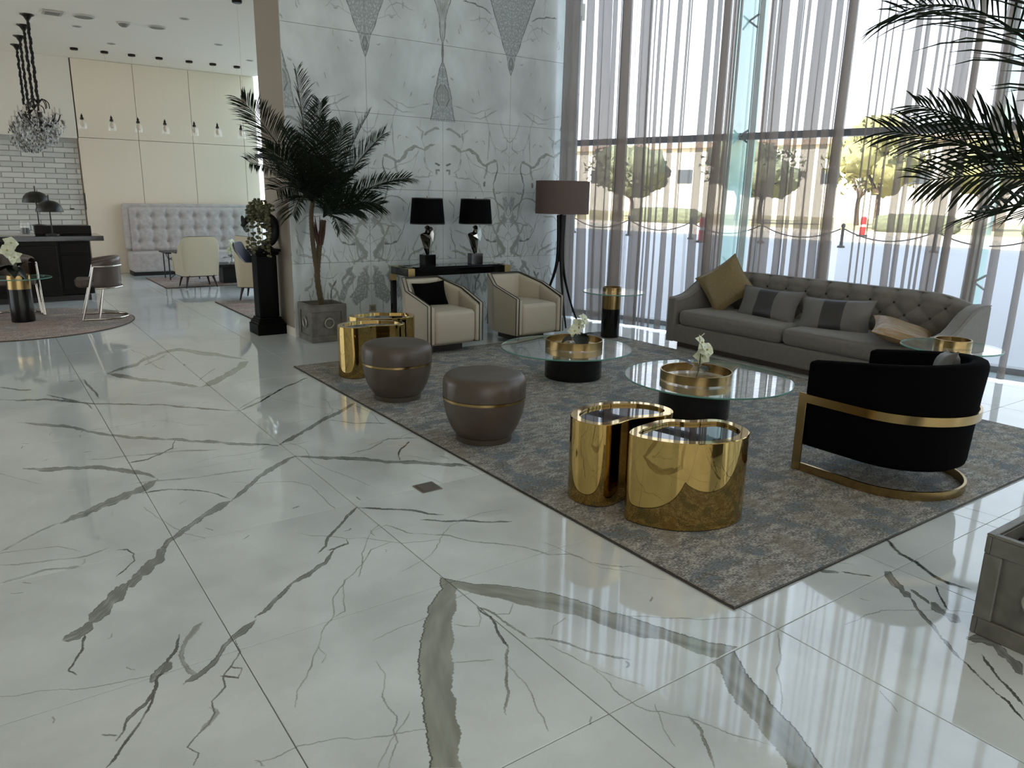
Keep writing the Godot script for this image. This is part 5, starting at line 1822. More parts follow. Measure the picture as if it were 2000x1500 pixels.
func build_tub_stools() -> void:
	var rugm: StandardMaterial3D = M["lounge rug"]
	var rg := thing("round_rug", "round grey rug under the chrome chairs and small table", "rug", Vector3(0.3, 0, -10.62))
	put(rg, "pile", Geo.new().lathe([Vector2(0, 0.0005), Vector2(1.235, 0.0005), Vector2(1.24, 0.004), Vector2(1.235, 0.011), Vector2(0, 0.0115)], 96), rugm)
	put(rg, "bound_edge", Geo.new().lathe([Vector2(1.24, 0.0005), Vector2(1.25, 0.004), Vector2(1.24, 0.01)], 96), mat("rug edge taupe", Color(0.3, 0.26, 0.23), 0.9))
	var chrome: StandardMaterial3D = M["chrome"]
	var hide := mat("mauve leather", Color(0.33, 0.285, 0.265), 0.33)
	var o := thing("tub_chair", "mauve leather tub chair on a chrome tube cantilever frame at the rug rim", "armchair", Vector3(1.19, 0.012, -10.66), PI / 2 - 0.1, "chrome framed tub chairs")
	# local: faces -z, back towards +z; origin under the seat
	var R := 0.27
	var body := Geo.new().surf(40, 14, func(u, v):
		var a: float = lerpf(-0.18, PI + 0.18, u)
		var top: float = 0.72 + 0.05 * sin(PI * u)
		var pts := [Vector2(R - 0.01, 0.39), Vector2(R, 0.41), Vector2(R + 0.005, top - 0.1), Vector2(R + 0.018, top - 0.05), Vector2(R + 0.01, top - 0.015), Vector2(R - 0.02, top), Vector2(R - 0.05, top - 0.015), Vector2(R - 0.065, top - 0.06), Vector2(R - 0.06, 0.47)]
		var k: float = v * 8.0
		var i := mini(int(k), 7)
		var q: Vector2 = pts[i].lerp(pts[i + 1], k - i)
		return Vector3(-cos(a) * q.x, q.y, sin(a) * q.x * 0.98))
	put(o, "shell", body, hide)
	put(o, "seat", Geo.new().prism(smooth_loop(seat_plan(0.215, -0.24, 0.215), 2), 0.4, 0.49, 0.02), hide)
	var rim := func(y: float, r: float) -> Array:
		var p := []
		for i in 29:
			var a := lerpf(-0.12, PI + 0.12, i / 28.0)
			p.append(Vector3(-cos(a) * r, y, sin(a) * r * 0.98))
		return p
	put(o, "frame_rail", Geo.new().tube(rim.call(0.655, R + 0.02), 0.011, 8), chrome)
	put(o, "frame_rail", Geo.new().tube(rim.call(0.39, R + 0.015), 0.011, 8), chrome)
	for s: float in [-1.0, 1.0]:
		put(o, "front_post", Geo.new().tube([Vector3(s * (R + 0.018), 0.012, -0.2), Vector3(s * (R + 0.018), 0.655, -0.035)], 0.0125, 8), chrome)
		put(o, "seat_post", Geo.new().tube([Vector3(s * (R + 0.015), 0.012, -0.02), Vector3(s * (R + 0.0), 0.39, 0.05)], 0.0125, 8), chrome)
	var base := [Vector3(-R - 0.018, 0.0125, -0.2)]
	for i in 21:
		var a := PI * i / 20.0
		base.append(Vector3(-cos(a) * (R + 0.018), 0.0125, sin(a) * 0.31))
	base.append(Vector3(R + 0.018, 0.0125, -0.2))
	put(o, "floor_loop", Geo.new().tube(base, 0.0125, 8), chrome)
	copy(o, Vector3(0.3, 0.012, -11.25), PI + 0.1, "mauve leather tub chair on a chrome tube frame beyond the small black and brass table")
	disc_table("side_table", "small round glass side table on black drum on the round grey rug", Vector3(0.36, 0.012, -10.72), 0.125, 0.515, 0.33, Vector3(0.03, 0, -0.05), 0.56, 0.395, "side table", "")
	var v := thing("flower_vase", "white flowers with dark leaves in a vase on the small black and brass table", "vase", Vector3(0.35, 0.54, -10.72))
	v.scale = Vector3.ONE * 1.35
	vase_flower(v, 8, 1.2)
	for k in 4:
		put(v, "leaf", leaf_blade(Vector3(-0.02, 0.1, 0.02), Vector3(-1.0 + 0.5 * k, 0.3 - 0.2 * k, 0.5), 0.16, 0.1, 0.4), M["dark leaf"])


func shell_chair(label: String, at: Vector3, turn: float) -> Node3D:
	# upholstered chair, cream leather outside, navy cloth inside, dark wood legs; faces -z
	var o := thing("shell_chair", label, "armchair", at, turn, "cream and navy lounge chairs")
	var cream: StandardMaterial3D = M["ivory leather"]
	var navy := mat("navy cloth", Color(0.12, 0.13, 0.2), 0.75)
	var wood := mat("walnut", Color(0.16, 0.09, 0.07), 0.4)
	var prof := func(u: float) -> float:
		# height of the rim: low arms, then a tall back with rounded corners
		var c: float = absf(u - 0.5) * 2.0
		return 0.56 + 0.28 * (1.0 - pow(smoothstep(0.12, 0.58, c), 1.6))
	var plan := func(u: float, k: float) -> Vector2:
		var hw := 0.31 * k
		var s: float = u * 4.0
		if s < 1.2:
			return Vector2(-hw - 0.02 * k, lerpf(-0.24, 0.2, s / 1.2) * k)
		if s > 2.8:
			return Vector2(hw + 0.02 * k, lerpf(0.2, -0.24, (s - 2.8) / 1.2) * k)
		var t: float = (s - 1.2) / 1.6
		var a := PI * t
		return Vector2(-cos(a) * pow(absf(sin(a)), 0.0) * hw, (0.2 + pow(sin(a), 0.5) * 0.09) * k) if true else Vector2.ZERO
	var face := func(k: float, y0: float) -> Geo:
		return Geo.new().surf(64, 12, func(u, v):
			var top: float = prof.call(u)
			var y: float = lerpf(y0, top, v)
			var p: Vector2 = plan.call(u, k * (0.9 + 0.1 * v))
			return Vector3(p.x, y, p.y))
	put(o, "outer_shell", face.call(1.0, 0.2), cream)
	put(o, "inner_lining", face.call(0.9, 0.3), navy, "navy cloth lining")
	put(o, "rim", Geo.new().surf(64, 2, func(u, v):
		var p: Vector2 = plan.call(u, lerpf(1.0, 0.9, v))
		return Vector3(p.x, prof.call(u) + 0.008 * sin(PI * v), p.y)), wood)
	for s: float in [-1.0, 1.0]:
		put(o, "arm_end", Geo.new().box(Vector3(s * 0.31, 0.4, -0.222), Vector3(0.035, 0.31, 0.02), 0.006), cream)
	put(o, "seat", Geo.new().soft(Vector3(0, 0.34, -0.03), Vector3(0.54, 0.2, 0.5), 0.05), navy)
	put(o, "seat_frame", Geo.new().prism(v2([-0.29, -0.23, 0.29, -0.23, 0.28, 0.15, 0.2, 0.25, -0.2, 0.25, -0.28, 0.15]), 0.185, 0.215, 0.006), wood)
	for sx: float in [-1.0, 1.0]:
		for sz: float in [-1.0, 1.0]:
			put(o, "leg", Geo.new().tube([Vector3(sx * 0.25, 0.0, sz * 0.21), Vector3(sx * 0.225, 0.1, sz * 0.19), Vector3(sx * 0.2, 0.19, sz * 0.17)], [0.011, 0.016, 0.024], 8), wood)
	return o


func build_banquette() -> void:
	var vel: StandardMaterial3D = M["grey velvet"]
	var o := thing("banquette", "tall grey velvet banquette with button-tufted back along the cream wall", "banquette", Vector3(3.62, 0, -16.0))
	var x0 := -1.27
	var x1 := 1.23
	put(o, "plinth", Geo.new().box(Vector3(-0.02, 0.035, 0.04), Vector3(2.44, 0.07, 0.48), 0.002), mat("dark plinth", Color(0.06, 0.05, 0.045), 0.5))
	put(o, "seat", Geo.new().soft(Vector3(-0.02, 0.255, 0.05), Vector3(2.46, 0.37, 0.56), 0.035), vel)
	put(o, "back_frame", Geo.new().soft(Vector3((x0 + x1) / 2, 0.9, -0.19), Vector3(x1 - x0, 0.87, 0.16), 0.04), vel)
	var bz := -0.105
	var bx := 0.256
	var by := 0.24
	var pad := put(o, "tufted_back", Geo.new().surf(110, 40, func(u, v):
		var x: float = lerpf(x0 + 0.1, x1 - 0.02, u)
		var y: float = lerpf(0.43, 1.27, v)
		var fx := (x + 1.03) / bx
		var fy := (y - 0.62) / by
		var gx := absf(fx - roundf(fx)) * 2.0
		var gy := absf(fy - roundf(fy)) * 2.0
		var dent := 0.0
		if fy > -0.75 and fy < 2.6:
			dent = exp(-(gx * gx + gy * gy) * 5.0) * 0.045 + exp(-gx * gx * 30.0) * 0.014 + exp(-gy * gy * 30.0) * 0.006
		var edge := pow(clampf(1.0 - minf(u, 1.0 - u) * 22.0, 0.0, 1.0), 2.0) * 0.04 + pow(clampf(1.0 - minf(v, 1.0 - v) * 14.0, 0.0, 1.0), 2.0) * 0.04
		return Vector3(x, y, bz + 0.05 - dent - edge)), vel)
	for i in 9:
		for j in 3:
			put(pad, "button", Geo.new().ball(Vector3(-1.03 + i * bx, 0.62 + j * by, bz + 0.006), Vector3(0.012, 0.012, 0.006), 8, 5), vel)
	build_rug("lounge_rug", "faded pinkish grey rug before the tufted banquette", 2.5, -15.3, 4.75, -13.45, M["lounge rug"], M["rug edge taupe"])
	build_rug("lounge_rug", "faded pinkish grey rug behind the black pedestal", 2.77, -11.45, 5.4, -9.45, M["lounge rug"], M["rug edge taupe"])
	shell_chair("cream leather chair seen from its back, facing the grey banquette", Vector3(3.0, 0.017, -13.42), 0.05)
	shell_chair("cream leather chair with navy inside, half hidden by the black pedestal", Vector3(3.42, 0.017, -11.5), -PI / 2 - 0.5)
	shell_chair("cream leather chair beyond the trailing plant, beside the low black table", Vector3(3.95, 0.017, -13.2), -PI / 2 + 0.2)
	var t := thing("folding_table", "small dark table with crossed metal legs at the grey banquette", "table", Vector3(3.05, 0.012, -14.85))
	var blk: StandardMaterial3D = M["black lamp metal"]
	put(t, "top", Geo.new().box(Vector3(0, 0.485, 0), Vector3(0.62, 0.022, 0.6), 0.003), blk)
	for s: float in [-1.0, 1.0]:
		put(t, "leg", Geo.new().tube([Vector3(s * 0.25, 0.0, 0.22), Vector3(s * 0.25, 0.475, 0.22)], 0.011, 6), blk)
		put(t, "leg", Geo.new().tube([Vector3(s * 0.25, 0.0, -0.22), Vector3(s * 0.25, 0.475, -0.22)], 0.011, 6), blk)
		put(t, "brace", Geo.new().tube([Vector3(s * 0.29, 0.47, 0.22), Vector3(s * 0.25, 0.36, 0.22), Vector3(s * 0.1, 0.47, 0.22)], 0.007, 6), blk)
		put(t, "cross_bar", Geo.new().tube([Vector3(s * 0.25, 0.03, 0.22), Vector3(-s * 0.25, 0.4, 0.22)], 0.006, 6), blk)
	var lt := thing("low_table", "low black block table between the cream chairs", "table", Vector3(3.65, 0.012, -13.9))
	put(lt, "top", Geo.new().box(Vector3(0, 0.31, 0), Vector3(0.55, 0.05, 0.55), 0.004), blk)
	put(lt, "pedestal", Geo.new().box(Vector3(0, 0.143, 0), Vector3(0.3, 0.285, 0.3), 0.004), blk)
	var fv := thing("flower_vase", "white flower vase on the low black table behind the trailing plant", "vase", Vector3(3.68, 0.348, -13.85))
	vase_flower(fv, 12, 1.5)


func build_ceiling_lights() -> void:
	var nick := mat("dark nickel", Color(0.2, 0.19, 0.18), 0.25, 0.8)
	var brz := mat("aged bronze", Color(0.13, 0.1, 0.075), 0.4, 0.7)
	# chandeliers in a row above the counter
	var at := Vector3(0.95, CEIL, -12.79)
	var o := thing("chandelier", "crystal chandelier on a ruched black cord, first of the row above the counter", "chandelier", at, 0.0, "crystal chandeliers in a row")
	put(o, "canopy", Geo.new().lathe([Vector2(0.012, -0.11), Vector2(0.02, -0.08), Vector2(0.05, -0.03), Vector2(0.085, -0.012), Vector2(0.088, 0.0)], 28), nick)
	var cord := []
	var cr := []
	for i in 50:
		cord.append(Vector3(0.005 * sin(i * 0.7), -0.1 - i * 0.0205, 0.005 * cos(i * 0.9)))
		cr.append(0.02 + 0.004 * sin(i * 2.1) + 0.002 * sin(i * 5.3))
	put(o, "ruched_cord", Geo.new().tube(cord, cr, 7), mat("black ruched cloth", Color(0.015, 0.014, 0.014), 0.8))
	put(o, "stem", Geo.new().lathe([Vector2(0.01, -1.55), Vector2(0.03, -1.5), Vector2(0.02, -1.4), Vector2(0.045, -1.3), Vector2(0.02, -1.22), Vector2(0.012, -1.1)], 16), nick)
	rng.seed = 17
	for k in 8:
		var a := TAU * k / 8.0
		var d := Vector3(cos(a), 0, sin(a))
		put(o, "arm", Geo.new().tube(smooth_line([Vector3(0, -1.38, 0), d * 0.1 + Vector3(0, -1.43, 0), d * 0.21 + Vector3(0, -1.36, 0), d * 0.25 + Vector3(0, -1.27, 0)], 4), 0.009, 6), nick)
		put(o, "candle", Geo.new().lathe([Vector2(0.03, 0), Vector2(0.034, 0.012), Vector2(0.012, 0.015), Vector2(0.011, 0.075), Vector2(0.0, 0.095)], 10, d * 0.25 + Vector3(0, -1.27, 0)), mat("candle ivory", Color(0.75, 0.72, 0.68), 0.4))
		put(o, "scroll", Geo.new().tube(smooth_line([Vector3(0, -1.15, 0), d * 0.06 + Vector3(0, -1.08, 0), d * 0.12 + Vector3(0, -1.12, 0), d * 0.13 + Vector3(0, -1.2, 0)], 4), 0.007, 6), nick)
	for part in 2:
		var cg := Geo.new()
		for i in 210:
			var yy := rng.randf()
			var rr := (0.3 * sqrt(1.0 - pow(yy * 1.05 - 0.12, 2.0))) * rng.randf_range(0.45, 1.0)
			var a := rng.randf() * TAU
			var c := Vector3(cos(a) * rr, -1.33 - yy * 0.36, sin(a) * rr)
			var s := rng.randf_range(0.01, 0.019)
			var h := s * 1.7
			var tw := rng.randf() * TAU
			var q := []
			for k in 4:
				q.append(c + Vector3(cos(tw + k * PI / 2) * s, h * 0.2, sin(tw + k * PI / 2) * s))
			for k in 4:
				cg.tri(q[(k + 1) % 4], q[k], c + Vector3(0, h, 0))
				cg.tri(q[k], q[(k + 1) % 4], c - Vector3(0, h, 0))
		put(o, "crystals", cg, M["crystal"] if part else M["smoky crystal"], "", "stuff")
	var where := ["second", "third", "fourth"]
	for i in 3:
		copy(o, Vector3(0.95, CEIL, [-13.63, -14.62, -15.52][i]), 0.7 * (i + 1), "crystal chandelier on a ruched black cord, %s of the row above the counter" % where[i])
	# clear glass pendants in front of the cream panels
	var pz := -15.19
	var px := [1.74, 2.19, 2.61, 3.05, 3.55, 3.96, 4.39]
	var p := thing("glass_pendant", "clear glass bell pendant, first in the row counted from the white brick side", "pendant lamp", Vector3(px[0], CEIL, pz), 0.0, "glass pendants in a row before the cream wall")
	var drop := 1.05
	put(p, "canopy", Geo.new().lathe([Vector2(0.0, -0.035), Vector2(0.05, -0.035), Vector2(0.06, -0.028), Vector2(0.06, 0.0)], 24), brz)
	put(p, "cord", Geo.new().tube([Vector3(0, -0.03, 0), Vector3(0, -drop, 0)], 0.0022, 5), mat("pale cord", Color(0.9, 0.87, 0.78), 0.7))
	put(p, "socket", Geo.new().lathe([Vector2(0.028, -drop - 0.085), Vector2(0.03, -drop - 0.05), Vector2(0.018, -drop - 0.045), Vector2(0.018, -drop - 0.01), Vector2(0.008, -drop), Vector2(0.004, -drop + 0.02)], 18), brz)
	put(p, "glass_bell", Geo.new().lathe([Vector2(0.072, -drop - 0.235), Vector2(0.071, -drop - 0.17), Vector2(0.065, -drop - 0.12), Vector2(0.046, -drop - 0.088), Vector2(0.029, -drop - 0.07)], 28), M["clear glass"])
	put(p, "bulb", Geo.new().lathe([Vector2(0.0, -drop - 0.195), Vector2(0.022, -drop - 0.185), Vector2(0.033, -drop - 0.155), Vector2(0.028, -drop - 0.12), Vector2(0.014, -drop - 0.09)], 16), M["frosted bulb"])
	var nth := ["first", "second", "third", "fourth", "fifth", "sixth", "seventh"]
	for i in range(1, 7):
		copy(p, Vector3(px[i], CEIL, pz), 0.0, "clear glass bell pendant, %s in the row counted from the white brick side" % nth[i])
	var near := copy(p, Vector3(2.98, CEIL, -10.13), 0.0, "clear glass bell pendant hanging alone beside the palm fronds")
	near.remove_meta("group")
	# fittings set in the ceiling
	var wm := mat("fitting white", Color(0.74, 0.72, 0.68), 0.5)
	var gm := mat("fitting grey", Color(0.5, 0.48, 0.44), 0.5)
	var vent := thing("ceiling_vent", "square white vent set in the lounge ceiling", "vent", Vector3(1.21, CEIL - 0.001, -12.39))
	put(vent, "frame", Geo.new().box(Vector3(0, -0.012, 0), Vector3(0.24, 0.022, 0.24), 0.004), wm)
	put(vent, "grille", Geo.new().box(Vector3(0, -0.026, 0), Vector3(0.17, 0.008, 0.17), 0.002), gm)
	for e in [[1.58, -12.39, 0.13, "round ceiling speaker next to the square vent"], [2.51, -12.45, 0.115, "round ceiling speaker beyond the smoke detector"]]:
		var s := thing("ceiling_speaker", e[3], "speaker", Vector3(e[0], CEIL - 0.001, e[1]))
		put(s, "ring", Geo.new().lathe([Vector2(e[2] - 0.02, -0.018), Vector2(e[2], -0.014), Vector2(e[2] + 0.006, 0.0)], 32), wm)
		put(s, "grille", Geo.new().lathe([Vector2(0, -0.012), Vector2(e[2] - 0.018, -0.014)], 32), gm)
	var d := thing("smoke_detector", "white domed smoke detector between the two ceiling speakers", "smoke detector", Vector3(2.08, CEIL - 0.001, -12.48))
	put(d, "base", Geo.new().lathe([Vector2(0.07, -0.02), Vector2(0.085, -0.016), Vector2(0.09, 0.0)], 28), wm)
	put(d, "dome", Geo.new().lathe([Vector2(0.0, -0.06), Vector2(0.035, -0.056), Vector2(0.06, -0.04), Vector2(0.07, -0.02)], 28), gm)
	var dl := [[2.7, -11.63], [3.56, -13.23], [2.18, -14.33], [1.58, -13.2], [4.39, -14.38]]
	for e in dl:
		var s := thing("downlight", "small round recessed downlight, switched off, in the lounge ceiling", "downlight", Vector3(e[0], CEIL - 0.001, e[1]), 0.0, "recessed downlights")
		put(s, "trim_ring", Geo.new().lathe([Vector2(0.045, -0.004), Vector2(0.06, -0.008), Vector2(0.065, 0.0)], 24), wm)
		put(s, "lens", Geo.new().lathe([Vector2(0.0, -0.003), Vector2(0.046, -0.003)], 24), gm)


# ---------------------------------------------------------------- the forecourt seen through the curtains
func fore(a: float, b: float, y := 0.0) -> Vector3:
	# a along the glass front (towards +z), b outwards from it
	return Vector3(7.15, y, -7.2) + Vector3(0.2288, 0, 0.9735) * a + Vector3(0.9735, 0, -0.2288) * b


func slab(a0: float, b0: float, a1: float, b1: float, y0: float, y1: float) -> Geo:
	var o := PackedVector2Array()
	for c in [[a0, b0], [a1, b0], [a1, b1], [a0, b1]]:
		var p := fore(c[0], c[1])
		o.append(Vector2(p.x, p.z))
	return Geo.new().prism(o, y0, y1)


func tree(label: String, at: Vector3, h: float, r: float, m: Material, sd: int, bare := false) -> void:
	var o := thing("street_tree", label, "tree", at, 0.0, "trees beyond the forecourt")
	rng.seed = sd
	put(o, "trunk", Geo.new().tube(smooth_line([Vector3.ZERO, Vector3(rng.randf_range(-0.2, 0.2), h * 0.25, 0), Vector3(rng.randf_range(-0.4, 0.4), h * 0.5, rng.randf_range(-0.3, 0.3))], 4), [0.2, 0.19, 0.18, 0.17, 0.16, 0.15, 0.14, 0.13, 0.12], 8), M["tree bark"])
	for k in 3:
		var an := rng.randf() * TAU
		put(o, "branch", Geo.new().tube([Vector3(0, h * 0.3, 0), Vector3(cos(an) * r * 0.4, h * 0.55, sin(an) * r * 0.4), Vector3(cos(an) * r * 0.6, h * 0.75, sin(an) * r * 0.6)], [0.09, 0.07, 0.03], 6), M["tree bark"])
	var g := Geo.new()
	var nz := FastNoiseLite.new()
	nz.seed = sd
	nz.frequency = 0.9
	for k in (5 if bare else 8):
		var c := Vector3(rng.randf_range(-0.6, 0.6) * r, h * rng.randf_range(0.5, 0.85), rng.randf_range(-0.6, 0.6) * r)
		var rr := r * rng.randf_range(0.38, 0.62)
		g.surf(16, 10, func(u, v):
			var a: float = -u * TAU
			var e: float = (v - 0.5) * PI
			var d := Vector3(cos(a) * cos(e), sin(e), sin(a) * cos(e))
			var f := 1.0 + 0.45 * nz.get_noise_3dv(d * 2.2 + c)
			return c + d * rr * f * Vector3(1, 0.8, 1))
	for k in 260:
		# loose leaf sprays round the crown
		var d := Vector3(rng.randf_range(-1, 1), rng.randf_range(-0.8, 1), rng.randf_range(-1, 1)).normalized()
		var c := Vector3(0, h * 0.68, 0) + d * Vector3(r, h * 0.33, r) * rng.randf_range(0.8, 1.1)
		var e := Vector3(rng.randf_range(-1, 1), rng.randf_range(-1, 1), rng.randf_range(-1, 1)).normalized() * 0.3
		g.tri(c - e, c + e, c + d.cross(e).normalized() * 0.28 + d * 0.1)
	put(o, "crown", g, m)


func build_outside() -> void:
	var pave := mat("forecourt paving", Color(0.74, 0.735, 0.75), 0.8)
	structure("ground_forecourt", slab(-70, 0.3, 60, 24.5, -0.3, -0.04), pave, "pale grey forecourt paving outside the glass", "ground")
	structure("ground_road", slab(-120, 24.5, 90, 36, -0.3, -0.05), mat("light road", Color(0.78, 0.76, 0.72), 0.85), "sunlit pale road beyond the forecourt", "ground")
	structure("ground_verge", slab(-140, 36, 110, 150, -0.3, -0.02), mat("dry verge", Color(0.62, 0.58, 0.43), 0.9), "dry sandy verge under the trees", "ground")
	structure("ground_kerb", slab(-120, 35.6, 90, 36.2, -0.1, 0.14), mat("kerb", Color(0.8, 0.78, 0.74), 0.8), "pale kerb stone along the road", "kerb")
	# hotel tower above the lobby shades the forecourt
	structure("tower_above", Geo.new().prism(PackedVector2Array([Vector2(-16, -70), Vector2(glass_x(-70) + 0.5, -70), Vector2(glass_x(60) + 0.5, 60), Vector2(-16, 60)]), 6.1, 26.5), mat("tower stone", Color(0.7, 0.68, 0.64), 0.8), "hotel storeys above the lobby", "building")
	# dark trees on the left, olive ones on the right
	var dk: StandardMaterial3D = M["tree dark"]
	var ol: StandardMaterial3D = M["tree olive"]
	var k := 0
	for e in [[-64, 56, 6.6, 3.3], [-57, 48, 5.4, 2.9], [-50, 56, 6.6, 3.3], [-43.5, 48, 5.6, 2.9], [-37.5, 56, 6.8, 3.3], [-31, 48, 5.6, 2.9], [-25, 56, 6.8, 3.3], [-19.5, 48.5, 5.8, 2.8]]:
		k += 1
		tree("dense dark green tree in the row beyond the road", fore(e[0], e[1], -0.02), e[2], e[3], dk, 500 + k)
	for e in [[-14, 54, 6.8, 2.9], [-10, 45, 7.0, 2.7], [-4.5, 52, 6.6, 2.8], [0.5, 44, 7.4, 2.8], [6, 52, 6.8, 2.8], [11, 44, 7.0, 2.8], [17, 52, 6.6, 2.8], [23, 44, 7.0, 2.8]]:
		k += 1
		tree("yellow-green tree with open crown beyond the road", fore(e[0], e[1], -0.02), e[2], e[3], ol, 500 + k, true)
	for e in [[-45, 38.5, 7.0], [-34, 39, 6.0], [-22, 38.5, 5.5], [-6, 38.5, 4.5], [1, 38.5, 4.0]]:
		var h := thing("clipped_hedge", "low clipped hedge along the far side of the road", "hedge", fore(e[0], e[1], -0.02), atan2(0.2288, 0.9735), "hedges along the road")
		var nz := FastNoiseLite.new()
		nz.frequency = 0.8
		var ln: float = e[2]
		put(h, "foliage", Geo.new().surf(16, 24, func(u, v):
			var a: float = -u * TAU
			var e2: float = (v - 0.5) * PI
			var d := Vector3(signf(cos(a)) * pow(absf(cos(a)), 0.5) * pow(cos(e2), 0.4), signf(sin(e2)) * pow(absf(sin(e2)), 0.6), signf(sin(a)) * pow(absf(sin(a)), 0.5) * pow(cos(e2), 0.4))
			return Vector3(d.x * 0.7, 0.55 + d.y * 0.55, d.z * ln * 0.5) * (1.0 + 0.1 * nz.get_noise_3dv(d * 4.0))), dk)
		put(h, "stems", Geo.new().box(Vector3(0, 0.06, 0), Vector3(0.5, 0.12, ln * 0.8), 0.01), M["tree bark"])
	# pale long building far off
	var b := thing("far_building", "long low white building with brown roof edge far behind the trees", "building", fore(-30, 92, -0.02), atan2(0.2288, 0.9735))
	put(b, "wall", Geo.new().box(Vector3(0, 4.2, 0), Vector3(14, 8.4, 110), 0.02), mat("far wall white", Color(0.86, 0.85, 0.82), 0.8))
	put(b, "roof_edge", Geo.new().box(Vector3(0, 8.75, 0), Vector3(15, 0.7, 111), 0.02), mat("far roof brown", Color(0.68, 0.6, 0.54), 0.8))
	for i in 22:
		put(b, "window", Geo.new().box(Vector3(-7.02, 4.8, -50 + i * 4.8), Vector3(0.08, 1.8, 2.2), 0.01), mat("far window", Color(0.25, 0.28, 0.31), 0.3))
	# chain bollards at the edge of the shade
	var post := mat("bollard dark", Color(0.16, 0.16, 0.17), 0.5)
	for i in 12:
		var a := -30.0 + i * 3.2
		var o := thing("chain_bollard", "dark bollard carrying a sagging chain on the forecourt", "bollard", fore(a, 21.5, -0.04), atan2(0.2288, 0.9735), "chain bollards")
		put(o, "post", Geo.new().lathe([Vector2(0.14, 0), Vector2(0.14, 0.06), Vector2(0.06, 0.1), Vector2(0.055, 0.75), Vector2(0.08, 0.8), Vector2(0.07, 0.88), Vector2(0.0, 0.93)], 14), post)
		if i < 11:
			var pts := []
			for j in 13:
				var t := j / 12.0
				pts.append(Vector3(0, 0.7 - 0.38 * 4.0 * t * (1.0 - t), 0.06 + 3.06 * t))
			put(o, "chain", Geo.new().tube(pts, 0.025, 6), post)
	var red := mat("barrier red", Color(0.75, 0.08, 0.09), 0.5)
	var wht := mat("barrier white", Color(0.85, 0.85, 0.85), 0.5)
	k = 0
	for px in [[1370, 474], [1683, 462]]:
		var p := at_height(px[0], px[1], -0.05)
		var o := thing("traffic_post", ["red and white traffic post standing in the sun near the glass fin", "red and white traffic post near the yellow-green trees"][k], "traffic post", p)
		k += 1
		put(o, "base", Geo.new().lathe([Vector2(0, 0), Vector2(0.28, 0), Vector2(0.26, 0.08), Vector2(0.15, 0.1)], 16), mat("rubber black", Color(0.05, 0.05, 0.05), 0.8))
		put(o, "tube", Geo.new().lathe([Vector2(0.15, 0.1), Vector2(0.14, 0.95), Vector2(0.08, 1.02), Vector2(0, 1.02)], 16), red)
		put(o, "white_band", Geo.new().lathe([Vector2(0.152, 0.5), Vector2(0.15, 0.62)], 16), wht)


